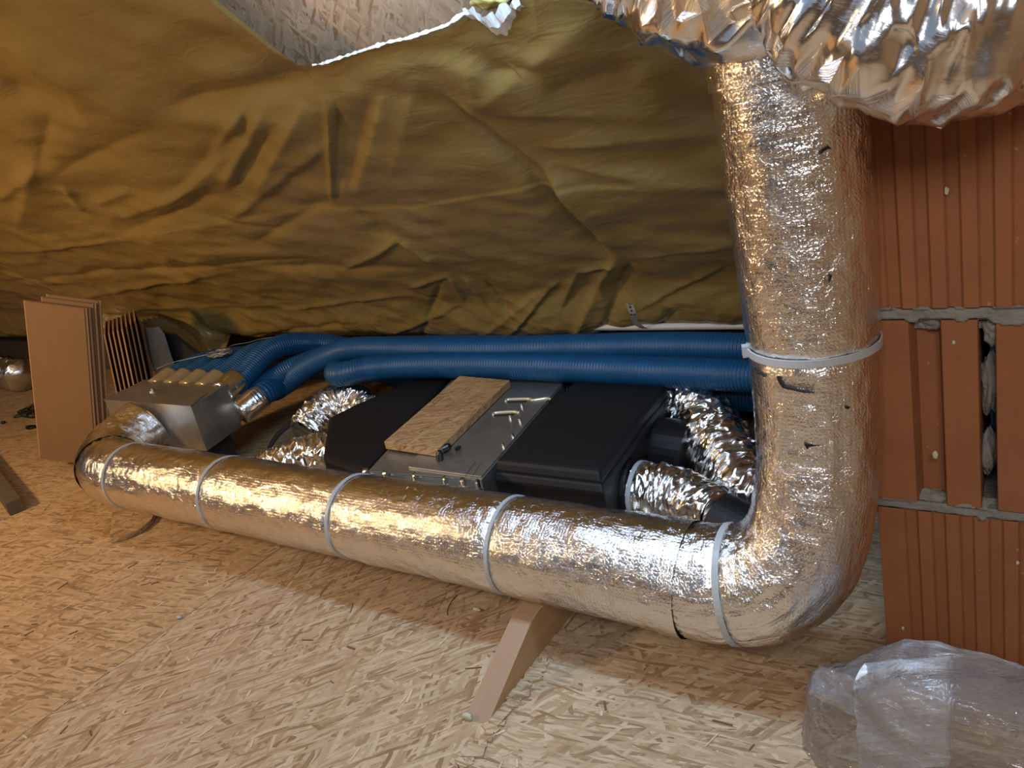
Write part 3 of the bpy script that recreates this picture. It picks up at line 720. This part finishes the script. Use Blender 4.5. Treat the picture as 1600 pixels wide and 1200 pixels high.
for p_ in [(-2.09, 1.03), (-1.75, 1.035), (-1.785, 1.15)]:
    MB().cyl((p_[0], p_[1], zt), (p_[0], p_[1], zt + .002), .003, 8).build('rivet', M['black'], bx)
for x_ in (-2.06, -1.80): MB().box((x_ - .015, 1.05, .0), (x_ + .015, 1.14, zb + .001)).build('support_foot', M['dark_metal'], bx)

RB = .0315
def ribs(S, TH, pos, rr):
    return .0016 * np.cos(2 * math.pi * S / .0075)
def blue(pts, label, root=None, group=None, step=.0019, sides=26, foilc=False):
    o = empty('ribbed_pipe', pts[0], label, 'pipe', group)
    tube('pipe_body', pts, RB, M['blue'], o, step=step, sides=sides, disp=ribs)
    if root is not None:
        a, b = np.array(root[0]), np.array(root[1])
        tube('tape_collar', [a, a * .5 + b * .5, b], RB + .0042, M['foil_tape' if foilc else 'tape_tan'], o, step=.006, sides=28, disp=lambda S, TH, pos, rr: .0012 * fbm(np.stack([S * 60, np.cos(TH) * 2, np.sin(TH) * 2], -1), 2))
    return o
ZT = .205
A_pts = [(.38, 1.335, .236), az(1145, 586, .236), az(1000, 580, .236), az(800, 572, .236), az(660, 571, .236), az(580, 576, .236), az(532, 585, .230), az(505, 592, .205) + [0, .06, 0], az(500, 600, .17) + [0, .16, 0]]
blue(A_pts, 'front blue ribbed pipe lying across the top of the ventilation unit')
B_pts = [(.38, 1.40, .252), az(1145, 544, .262), az(900, 544, .262), az(760, 547, .262), az(650, 546, .262), an(560, 545, 1.40), an(520, 554, 1.395), an(478, 574, 1.37), an(438, 604, 1.33), (-1.735, 1.25, .190), (-1.757, 1.175, .166)]
blue(B_pts, 'blue ribbed pipe rising from the lower shiny collar of the metal box', root=[(-1.738, 1.240, .187), (-1.757, 1.168, .164)], foilc=True)
exs = [-2.095, -2.020, -1.945, -1.870, -1.797]
tails = [(.35, 1.60, .135), (.35, 1.53, .14), (.35, 1.465, .15), (.36, 1.60, .21), (.36, 1.535, .215)]
tops = [(1.34, .238), (1.34, .24), (1.34, .246), (1.36, .262), (1.37, .275)]
after = [.215, .215, .22, .235, .245]
lab = ['leftmost blue ribbed pipe leaving the metal distribution box', 'second blue ribbed pipe from the left behind the metal distribution box', 'middle blue ribbed pipe behind the metal box, under the wire tangle', 'fourth blue ribbed pipe from the left behind the metal distribution box', 'fifth blue ribbed pipe behind the metal box, with a shiny taped collar']
for i_, (x_, tl) in enumerate(zip(exs, tails)):
    n_, z_ = tops[i_]
    pts = [(x_, 1.166, .222), (x_ - .004, 1.24, .236), (x_ - .002, n_, z_), (x_ + .03, 1.46 + .01 * i_, after[i_]), (x_ + .22, 1.56, .195), (x_ + .6, tl[1], tl[2]), (-.5, tl[1], tl[2]), tl]
    blue(pts, lab[i_], root=[(x_ - .003, 1.225, .236), (x_, 1.160, .221)], foilc=(i_ == 4))
pts = [(-1.80, 1.166, .160), (-1.79, 1.25, .18), (-1.74, 1.36, .215), (-1.60, 1.46, .235), (-1.3, 1.475, .245), (-.5, 1.47, .245), (.37, 1.47, .245)]
blue(pts, 'blue ribbed pipe running in shadow between the fan of pipes and the eave', root=[(-1.795, 1.215, .172), (-1.80, 1.168, .16)], foilc=False)

# tangle of thin wire on the pipes
wt = empty('wire_tangle', (-1.95, 1.30, .31), 'tangle of thin grey wire lying on the blue pipes', 'wire')
pp = []
for i_ in range(70):
    a = i_ * 1.35; r_ = .022 + .010 * math.sin(i_ * 1.7)
    pp.append((-1.955 + r_ * 1.5 * math.cos(a), 1.30 + r_ * math.sin(a), .285 + .004 * math.sin(i_ * 2.3)))
tube('coil', pp, .0011, M['wire'], wt, step=.004, sides=5)
tube('wire_lead', [(-1.98, 1.30, .285), (-2.05, 1.27, .279), (-2.10, 1.24, .276), (-2.13, 1.20, .27)], .0011, M['wire'], wt, step=.01, sides=5)
tube('wire_lead', [(-1.94, 1.31, .287), (-1.99, 1.37, .282), (-1.93, 1.39, .286), (-1.86, 1.38, .30), (-1.80, 1.40, .302)], .0012, M['wire'], wt, step=.01, sides=5)

# dark panel with a crumbly strip behind the pipes
dp = empty('dark_panel', an(262, 590, 1.34), 'dark panel with a pale crumbly strip standing behind the metal box', 'panel')
q = [an(x, y, 1.36) for x, y in [(240, 517), (268, 523), (315, 560), (300, 600), (258, 640)]]
MB().prism(q, (0, .014, 0)).build('panel_sheet', M['dark_metal'], dp)
q = [an(x, y, 1.335) for x, y in [(220, 522), (226, 514), (243, 512), (252, 524), (262, 556), (275, 590), (278, 640), (255, 640), (246, 590), (232, 555)]]
MB().prism(q, (0, .012, 0)).build('crumbly_strip', M['mortar'], dp)

# ================================================================== VENTILATION UNIT
U0 = .2
un = empty('ventilation_unit', (-.95, 1.15, 0), 'low ventilation unit with a galvanised middle and black foam ends on the floor', 'ventilation unit')
def top_at(pts, z): return [tuple(az(x, y, z)) for x, y in pts]
lid = top_at([(575, 735), (752, 749), (880, 600), (706, 592)], .2)
mid_b = [(x, y, .02) for x, y, z in lid]
MB().hexa(mid_b, [(x, y, .196) for x, y, z in lid]).build('casing', M['galv'], un)
MB().hexa([(x, y, .1965) for x, y, z in lid], [(x, y, .1985) for x, y, z in lid]).build('lid_plate', M['galv'], un, bevel=.0006)
l2 = top_at([(638, 729), (752, 744), (880, 597), (742, 590)], .202)
MB().hexa([(x, y, .199) for x, y, z in l2], l2).build('lid_plate', M['galv'], un, bevel=.0006)
# black foam ends
def block(name, pts, z, zb_=.0, bev=.012):
    P = [(x, y, zb_) for x, y, _ in top_at(pts, z)]
    return MB().prism(P, (0, 0, z - zb_)).build(name, M['epp'], un, bevel=bev)
block('foam_end', [(570, 737), (503, 712), (512, 652), (560, 628), (652, 592), (702, 590)], .195)
rb_ = top_at([(770, 722), (937, 740), (1045, 600), (903, 588)], .212)
def off(p, q_, d):
    p, q_ = np.array(p), np.array(q_); return tuple(p + (q_ - p) * d)
cen = np.mean(rb_, axis=0)
up_ = [off(p, cen, .035) for p in rb_]
MB().hexa([(x, y, 0) for x, y, z in rb_], [(x, y, .178) for x, y, z in rb_]).build('foam_end', M['epp'], un, bevel=.006)
MB().hexa([(off(p, cen, -.03)[0], off(p, cen, -.03)[1], .176) for p in rb_], [(x, y, .192) for x, y, z in rb_]).build('foam_rim', M['epp'], un, bevel=.004)
MB().hexa([(x, y, .190) for x, y, z in rb_], [(x, y, .213) for x, y, z in up_]).build('foam_cap', M['epp'], un, bevel=.007)
# spigots on both ends
MB().cyl((-.66, 1.10, .115), (-.575, 1.105, .112), .062, 32).build('spigot', M['black'], un, smooth=False)
MB().cyl((-.68, 1.275, .115), (-.52, 1.26, .112), .066, 32).build('spigot', M['black'], un)
MB().cyl((-1.27, 1.29, .115), (-1.37, 1.29, .115), .058, 32).build('spigot', M['black'], un)
MB().cyl((-1.27, 1.13, .105), (-1.34, 1.12, .105), .055, 32).build('spigot', M['black'], un)
# raised grips, screws and latches of the lid
def grip(px0, px1, name='grip_slot', r=.0032, hook=0):
    a = az(*px0, .203); b = az(*px1, .203); u_ = (b - a) / np.linalg.norm(b - a); n_ = np.array([-u_[1], u_[0], 0])
    pts = [a + n_ * -.010 + u_ * .003, a, a + u_ * .010 + n_ * .004, b - u_ * .010 + n_ * .004, b, b + u_ * (.006) - n_ * .004]
    if hook: pts += [b + u_ * .02 + n_ * .0, b + u_ * .036 + n_ * .004, b + u_ * .046 - n_ * .003]
    tube(name, pts, r, M['pale_metal'], un, step=.003, sides=8)
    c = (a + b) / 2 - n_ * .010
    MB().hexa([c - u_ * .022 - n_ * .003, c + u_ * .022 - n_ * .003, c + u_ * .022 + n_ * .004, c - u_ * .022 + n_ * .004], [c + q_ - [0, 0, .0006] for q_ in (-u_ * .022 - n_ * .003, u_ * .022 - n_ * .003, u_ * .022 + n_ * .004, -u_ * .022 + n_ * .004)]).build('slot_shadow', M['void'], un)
grip((791, 625), (830, 624), hook=1); grip((771, 646), (808, 644))
for (x, y) in [(815, 634), (797, 652), (801, 681), (786, 696), (812, 657)]:
    p = az(x, y, .203); MB().cyl(p - [0, 0, .001], p + [0, 0, .005], .0036, 10, .0028).build('lid_screw', M['bright'], un)
for (x, y) in [(573, 738), (604, 741), (650, 745), (697, 750), (725, 753), (748, 756)]:
    p = az(x, y, .197); big = x in (604, 725, 573)
    w_ = .011 if big else .006
    MB().box((p[0] - w_, p[1] - .010, .186), (p[0] + w_, p[1] - .001, .190)).box((p[0] - w_ * .4, p[1] - .006, .190), (p[0] + w_ * .4, p[1] + .001, .206)).cyl((p[0], p[1] - .006, .19), (p[0], p[1] - .006, .202), .0035, 8).build('latch', M['bright'], un)
MB().hexa(*[[az(x, y, z_) for x, y in [(622, 740), (645, 743), (645, 748), (622, 746)]] for z_ in (.186, .189)]).build('label_plate', M['bright'], un)
for a_, b_ in [((727, 744), (742, 722)), ((737, 745), (752, 723))]:
    p, q_ = az(*a_, .2035), az(*b_, .2035); MB().cyl(p, q_, .0006, 5).build('lid_groove', M['bright'], un)

# things lying on the unit
ob_ = empty('osb_offcut', az(700, 650, .203), 'rectangular chipboard offcut lying on the metal lid of the ventilation unit', 'board')
q = top_at([(600, 690), (684, 702), (796, 594), (718, 587)], .220)
MB().hexa([(x, y, .2035) for x, y, z in q], q).build('board_piece', M['osb_small'], ob_, bevel=.001)
def cap(x, y, dirv, lb, sc=1.0):
    p = az(x, y, .2115 if sc == 1 else .208); d = np.array(dirv, float); d /= np.linalg.norm(d)
    o = empty('screw_cap', p, lb, 'cap')
    MB().cyl(p - d * .009 * sc, p + d * .004 * sc, .0072 * sc, 14).cyl(p + d * .004 * sc, p + d * .010 * sc, .0072 * sc, 14, .004 * sc).build('cap_body', M['black'], o)
    MB().cyl(p - d * .012 * sc, p - d * .009 * sc, .0055 * sc, 12).build('cap_rim', M['black'], o)
cap(687, 712, (.15, .1, .9), 'small black plastic cap standing beside the corner of the chipboard offcut')
cap(697, 699, (.6, .8, .15), 'small black plastic cap lying against the front corner of the chipboard offcut')
cap(716, 700, (.3, .9, .1), 'tiny black plastic piece lying alone on the metal lid', .55)

# ================================================================== FLEXIBLE FOIL DUCTS ROUND THE UNIT
def flex(name, pts, r, label, amp=.0075, seed=1.0, step=.003, sides=72, f1=38, root=None, parent_loc=None):
    o = empty(name, pts[0], label, 'duct')
    facet_tube('foil_sleeve', pts, r, M['foil_crumple'], o, step * 1.5, sides // 3, amp * .40, amp, seed)
    return o
fr = flex('flexible_foil_duct', [(-.572, 1.102, .113), (-.545, 1.102, .112), (-.50, 1.100, .112), (-.455, 1.085, .112), (-.425, 1.068, .110), (-.405, 1.055, .108)],
     lambda t_: .050 + .008 * np.sin(np.pi * np.clip(t_ * 1.3, 0, 1)) - .006 * t_, 'bright crumpled foil flexible duct leaving the front right port of the unit', .0065, 4.0)
c_ = MB().cyl((-.402, 1.053, .107), (-.34, 1.03, .098), .048, 36).build('black_connector', M['epp'], fr)
ring('cable_tie', (-.562, 1.102, .113), (1, 0, 0), .056, M['tie'], fr, w=.008, th=.002)
flex('flexible_foil_duct', [(-.52, 1.345, .155), (-.60, 1.40, .165), (-.66, 1.41, .150)][::-1] + [(-.50, 1.30, .140), (-.44, 1.235, .120), (-.38, 1.16, .105), (-.33, 1.14, .10)], lambda t_: .030 + .028 * np.clip(t_ * 2.2, 0, 1),
     'dull gold crumpled flexible foil duct in the shadow behind the bright one', .0075, 8.0)
flex('flexible_foil_duct', [(-1.375, 1.29, .118), (-1.42, 1.30, .13), (-1.47, 1.315, .140), (-1.515, 1.30, .142), (-1.545, 1.25, .13), (-1.55, 1.19, .11)], lambda t_: .042 + .012 * np.sin(np.pi * t_),
     'crumpled foil duct elbow at the rear left port of the unit', .007, 12.0)
flex('flexible_foil_duct', [(-1.343, 1.12, .105), (-1.37, 1.105, .108), (-1.42, 1.085, .105), (-1.48, 1.06, .095), (-1.55, 1.03, .075)], lambda t_: .050 - .004 * t_,
     'crumpled foil flexible duct leaving the front left port towards the metal box', .0065, 16.0)
# dark pieces in the shadow between the box and the unit
o = empty('black_bracket', (-1.62, 1.2, 0), 'dark curved plastic bracket in the shadow behind the metal box', 'bracket')
Q = spline([(-1.66, 1.10, .01), (-1.64, 1.16, .09), (-1.60, 1.23, .13), (-1.56, 1.27, .13)], .01); mb = MB()
V = []
for q_ in Q: V += [q_ + [-.012, .008, 0], q_ + [.012, -.008, 0], q_ + [.012, -.008, .006], q_ + [-.012, .008, .006]]
mb.add(V, [[4 * a_ + z_, 4 * a_ + (z_ + 1) % 4, 4 * a_ + 4 + (z_ + 1) % 4, 4 * a_ + 4 + z_] for a_ in range(len(Q) - 1) for z_ in range(4)]).build('bracket_arm', M['dark_metal'], o)
o = empty('timber_offcut', (-1.62, 1.42, 0), 'brown timber offcut lying in the shadow behind the foil elbow', 'wood')
MB().hexa([(-1.74, 1.38, 0), (-1.50, 1.42, 0), (-1.51, 1.47, 0), (-1.75, 1.43, 0)], [(-1.74, 1.38, .045), (-1.50, 1.42, .045), (-1.51, 1.47, .045), (-1.75, 1.43, .045)]).build('timber_piece', M['wood'], o)

# ================================================================== FLOORBOARDS ON THE LEFT
Bc = az(150, 728, 0); da = math.radians(30)
dh = np.array([math.cos(da), math.sin(da), 0]); nh = np.array([-dh[1], dh[0], 0]); UPV = np.array([0, 0, 1.0])
def board(w, h, tilt, shift, depth, label, th=.013, edge=True, dz=0.0, tongue=0.005):
    """a plank standing on its lower right corner, leaning to the right"""
    ct, st_ = math.cos(tilt), math.sin(tilt)
    ax = dh * ct - UPV * st_; ay = dh * st_ + UPV * ct            # width axis (drops to the right), length axis
    P0 = Bc + dh * shift + nh * depth + UPV * (.001 + dz)
    o = empty('floorboard', P0, label, 'board')
    def q(a, b, c): return P0 - ax * a + ay * b + nh * c
    MB().hexa([q(w, 0, 0), q(0, 0, 0), q(0, 0, .004), q(w, 0, .004)], [q(w, h, 0), q(0, h, 0), q(0, h, .004), q(w, h, .004)]).build('face_layer', M['board'], o)
    MB().hexa([q(w + tongue, 0, .0041), q(-tongue, 0, .0041), q(-tongue, 0, .0085), q(w + tongue, 0, .0085)], [q(w + tongue, h, .0041), q(-tongue, h, .0041), q(-tongue, h, .0085), q(w + tongue, h, .0085)]).build('core_layer', M['board_edge'], o)
    MB().hexa([q(w, 0, .0086), q(0, 0, .0086), q(0, 0, th), q(w, 0, th)], [q(w, h, .0086), q(0, h, .0086), q(0, h, th), q(w, h, th)]).build('back_layer', M['board_dark'], o)
    return o
TL = math.radians(17.5)
board(.172, .505, TL, 0, 0, 'large brown floorboard at the front of the leaning stack, full face showing')
board(.178, .500, TL - .006, .004, .016, 'second floorboard from the front, its pale left edge peeping out')
board(.150, .508, TL, .010, .032, 'third floorboard from the front of the leaning stack')
board(.150, .512, TL, .016, .048, 'rearmost floorboard of the tall leaning stack')
# short stack seen on edge
sx = -2.545
for i_ in range(8):
    x_ = sx + .0295 * i_; topz = .340 + .0050 * i_
    o = empty('short_board', (x_, 1.34, .0), ['first', 'second', 'third', 'fourth', 'fifth', 'sixth', 'seventh', 'last'][i_] + ' short brown board from the left in the row standing behind the metal box', 'board')
    o['group'] = 'short boards standing on edge'
    ln = .10
    def q(a, b, c): return np.array([x_ - ln + a + (c / topz) * ln, 1.30 + b, c])
    wd = .16
    MB().hexa([q(0, 0, 0), q(.009, 0, 0), q(.009 - .27, wd, 0), q(-.27, wd, 0)], [q(0, 0, topz), q(.009, 0, topz), q(.009 - .27, wd, topz), q(-.27, wd, topz)]).build('core_layer', M['board_edge'], o)
    MB().hexa([q(.0092, .012, 0), q(.024, .012, 0), q(.024 - .27, wd, 0), q(.0092 - .27, wd, 0)], [q(.0092, .012, topz - .004), q(.024, .012, topz - .004), q(.024 - .27, wd, topz - .004), q(.0092 - .27, wd, topz - .004)]).build('face_layer', M['board_dark'], o)

# ================================================================== FAR LEFT
flex('flexible_foil_duct', [(-3.75, 1.50, .075), (-4.0, 1.52, .075), (-4.3, 1.56, .075), (-4.7, 1.62, .075)], .068, 'foil flexible duct lying on the floor beyond the leaning floorboards', .010, 21.0, .008, 44, 22)
o = empty('wire_bundle', (-3.4, 1.35, .002), 'loose bundle of grey wire on the floor left of the floorboards', 'wire')
pp = []
for i_ in range(60):
    a = i_ * 1.1; r_ = .06 + .03 * math.sin(i_ * 2.1)
    pp.append((-3.33 + r_ * 1.3 * math.cos(a) + .001 * i_, 1.32 + r_ * .8 * math.sin(a), .012 + .010 * math.sin(i_ * 1.3)))
tube('coil', pp, .0018, M['dark_metal'], o, step=.01, sides=5)
for i_, (x, y) in enumerate([(48, 667), (5, 660)]):
    p = az(x, y, .006); o = blob('debris_crumb', p, (.028, .014, .006) if i_ == 0 else (.010, .008, .006), i_ * 5.0, 'black', None, 9)
    tag(o, ['dark flat crumb of debris on the floor just left of the big floorboard', 'tiny dark crumb of debris on the floor at the far left edge'][i_], 'debris')
o = empty('timber_batten', az(20, 790, 0), 'weathered timber batten entering the picture at the left over the floor', 'batten')
a, b = az(-70, 662, .02), az(24, 792, .02); u_ = (b - a) / np.linalg.norm(b - a); n_ = np.array([-u_[1], u_[0], 0]); w_ = .020
MB().hexa([a - n_ * w_ - [0, 0, .019], b - n_ * w_ - [0, 0, .019], b + n_ * w_ - [0, 0, .019], a + n_ * w_ - [0, 0, .019]], [a - n_ * w_ + [0, 0, .019], b - n_ * w_ + [0, 0, .019], b + n_ * w_ + [0, 0, .019], a + n_ * w_ + [0, 0, .019]]).build('batten_body', M['dark_wood'], o, bevel=.002)
# round-edged offcut under the elbow
o = empty('curved_offcut', az(205, 820, 0), 'chipboard offcut with a rounded edge on the floor under the left elbow', 'board')
pc = [az(x, y, .0135) for x, y in [(176, 792), (171, 842), (195, 836), (220, 825), (236, 812), (243, 800), (240, 780), (215, 760)]]
MB().prism([p - [0, 0, .0125] for p in pc], (0, 0, .0125)).build('offcut_piece', M['osb_left'], o, bevel=.0008)
# small scraps on the floor
scr = [((280, 964), 'clear', 'small clear plastic scrap glinting on the bare floor at the left'), ((744, 953), 'pale', '')]
p = az(280, 964, .003); o = blob('plastic_scrap', p, (.008, .005, .003), 2.0, 'tie', None, 7); tag(o, 'small whitish plastic scrap glinting on the bare floor in front of the duct', 'scrap')
p = az(745, 952, .003); o = blob('paint_chip', p, (.008, .004, .003), 5.0, 'chip', None, 7); tag(o, 'pale green chip on the floor left of the timber block', 'chip')
sh = empty('wood_shavings', (-.9, .6, 0), 'scattered pale wood slivers and dark bark flecks on the floor', 'shavings', kind='stuff')
mbp, mbd = MB(), MB()
for i_ in range(150):
    x_, y_ = rng.uniform(-1.9, .0), rng.uniform(.25, .78); a = rng.normal(1.1, .8); L_ = rng.uniform(.003, .014); w_ = rng.uniform(.0006, .0018)
    if x_ > -.17: continue
    (mbp if rng.random() < .7 else mbd).box((x_ - L_, y_ - w_, .0002), (x_ + L_, y_ + w_, .0012), a)
ob = mbp.build('pale_slivers', M['pale_wood'], sh); tag(ob, kind='stuff')
ob = mbd.build('dark_flecks', M['board_dark'], sh); tag(ob, kind='stuff')
o = empty('thin_wire', az(700, 940, 0), 'thin dark curl of wire on the floor left of the timber block', 'wire')
tube('wire_curl', [az(714, 930, .006), az(704, 942, .012), az(699, 955, .012), az(700, 962, .004)], .0008, M['black'], o, step=.004, sides=5)

# ================================================================== BAG IN THE FOREGROUND
bag = empty('wrapped_parcel', (-.08, .78, 0), 'milky bubble wrapped parcel standing inside the clear plastic bag by the bricks', 'parcel')
pl = az(1335, 1056, .145); pr_ = az(1484, 1042, .145); pl[2] = pr_[2] = 0
inn = np.array([.12, 1, 0]) * .022
def lump(nm, P4, h, seed, amp=.003):
    """rounded padded block from four floor corners"""
    n = 26; P4 = [np.array(p) for p in P4]; V = []; Fc = []
    per = []
    for s_ in range(4):
        for k_ in range(n): per.append(P4[s_] * (1 - k_ / n) + P4[(s_ + 1) % 4] * (k_ / n))
    per = np.array(per); cc = per.mean(0); hs = np.linspace(0, 1, 30); m = len(per)
    for q_ in hs:
        sc = 1 - .10 * max(0, (q_ - .88) / .12) ** 2; V.append(np.stack([cc[0] + (per[:, 0] - cc[0]) * sc, cc[1] + (per[:, 1] - cc[1]) * sc, np.full(m, h * q_)], 1))
    V.append(np.stack([cc[0] + (per[:, 0] - cc[0]) * .5, cc[1] + (per[:, 1] - cc[1]) * .5, np.full(m, h * 1.01)], 1))
    V = np.array(V); dn = fbm(V * 28 + seed, 3); dirn = V - cc - [0, 0, h / 2]; dirn /= np.linalg.norm(dirn, axis=-1)[..., None]
    V = V + dirn * dn[..., None] * amp; V[..., 2] = np.maximum(V[..., 2], .001); r_ = len(V)
    Fc = [[i * m + j, i * m + (j + 1) % m, (i + 1) * m + (j + 1) % m, (i + 1) * m + j] for i in range(r_ - 1) for j in range(m)] + [[(r_ - 1) * m + j for j in range(m)]]
    return V.reshape(-1, 3), Fc
V, Fc = lump('p', [pl, pr_, pr_ + inn, pl + inn], .145, 3.0)
mk('padding', V, Fc, M['bubble'], bag, True)
fb = empty('clear_plastic_bag', (-.02, .80, 0), 'crumpled clear plastic bag standing in front of the lower bricks', 'bag')
# bag as a tent of film over the parcel
nu, nv = 150, 90
U_ = np.linspace(0, 2 * math.pi, nu, endpoint=False); Tq = np.linspace(0, 1, nv)
cx, cy = .020, .765
ax_, ay_ = .222, .082
TT, UU = np.meshgrid(Tq, U_, indexing='ij')
sup = lambda c, p: np.sign(c) * np.abs(c) ** p
top_h = .166
prof = np.clip(1 - TT, 0, 1)
shrink = np.where(TT < .55, 1 - .10 * TT, (1 - .10 * .55) * (1 - ((TT - .55) / .45) ** 1.6))
Zb = top_h * np.minimum(1, (TT / .62)) ** .9
Xb = cx + ax_ * sup(np.cos(UU), .8) * shrink; Yb = cy + ay_ * sup(np.sin(UU), .8) * shrink
pk = np.exp(-(((Xb + .065) / .05) ** 2 + ((Yb - .757) / .05) ** 2)); Zb = Zb - .03 * np.clip((Xb + .02) / .16, 0, 1) * (Zb / top_h) - .06 * np.clip((-.09 - Xb) / .09, 0, 1) * (Zb / top_h) + .010 * pk * (Zb / top_h) - .45 * Zb * np.clip((Yb - .765) / .08, 0, 1)
PB = np.stack([Xb, Yb, Zb], -1)
cr1 = ridged(np.stack([UU * 2.6 + Zb * 6, Zb * 9, UU * 0], -1) + noise(PB * 9)[..., None] * .5, 2); cr2 = ridged(PB * 26 + 4, 2)
dr = PB - np.array([cx, cy, .08]); dr /= np.linalg.norm(dr, axis=-1)[..., None] + 1e-6
PB = PB + dr * (.006 * cr1 + .0035 * cr2)[..., None]; PB[..., 1] = np.minimum(PB[..., 1], FN - .006); PB[..., 2] = np.maximum(PB[..., 2], .0015)
Fc = [[i * nu + j, i * nu + (j + 1) % nu, (i + 1) * nu + (j + 1) % nu, (i + 1) * nu + j] for i in range(nv - 1) for j in range(nu)]
mk('film', PB.reshape(-1, 3), Fc, M['film'], fb, True, uv=np.stack([UU * .12, Zb + TT * .1], -1).reshape(-1, 2))
# gathered corner of the bag sticking out to the left
nn_ = 40; A1 = np.linspace(0, 1, nn_); G1, G2 = np.meshgrid(A1, A1, indexing='ij')
c00, c10, c11, c01 = aZ(1338, 1120, .82), aZ(1262, 1084, .84), aZ(1278, 1036, .86), aZ(1345, 1062, .84)
PT = (c00 * ((1 - G1) * (1 - G2))[..., None] + c10 * (G1 * (1 - G2))[..., None] + c11 * (G1 * G2)[..., None] + c01 * ((1 - G1) * G2)[..., None])
w_ = noise(np.stack([G1 * 4, G2 * 7, G1 * 0 + 3], -1)) * .010 + .006 * np.sin(G2 * 9)
PT = PT + np.array([.3, -.8, .4]) * w_[..., None]
mk('film_corner', PT.reshape(-1, 3), [[i * nn_ + j, i * nn_ + j + 1, (i + 1) * nn_ + j + 1, (i + 1) * nn_ + j] for i in range(nn_ - 1) for j in range(nn_ - 1)], M['film'], fb, True, uv=np.stack([G1 * .1, G2 * .1], -1).reshape(-1, 2))
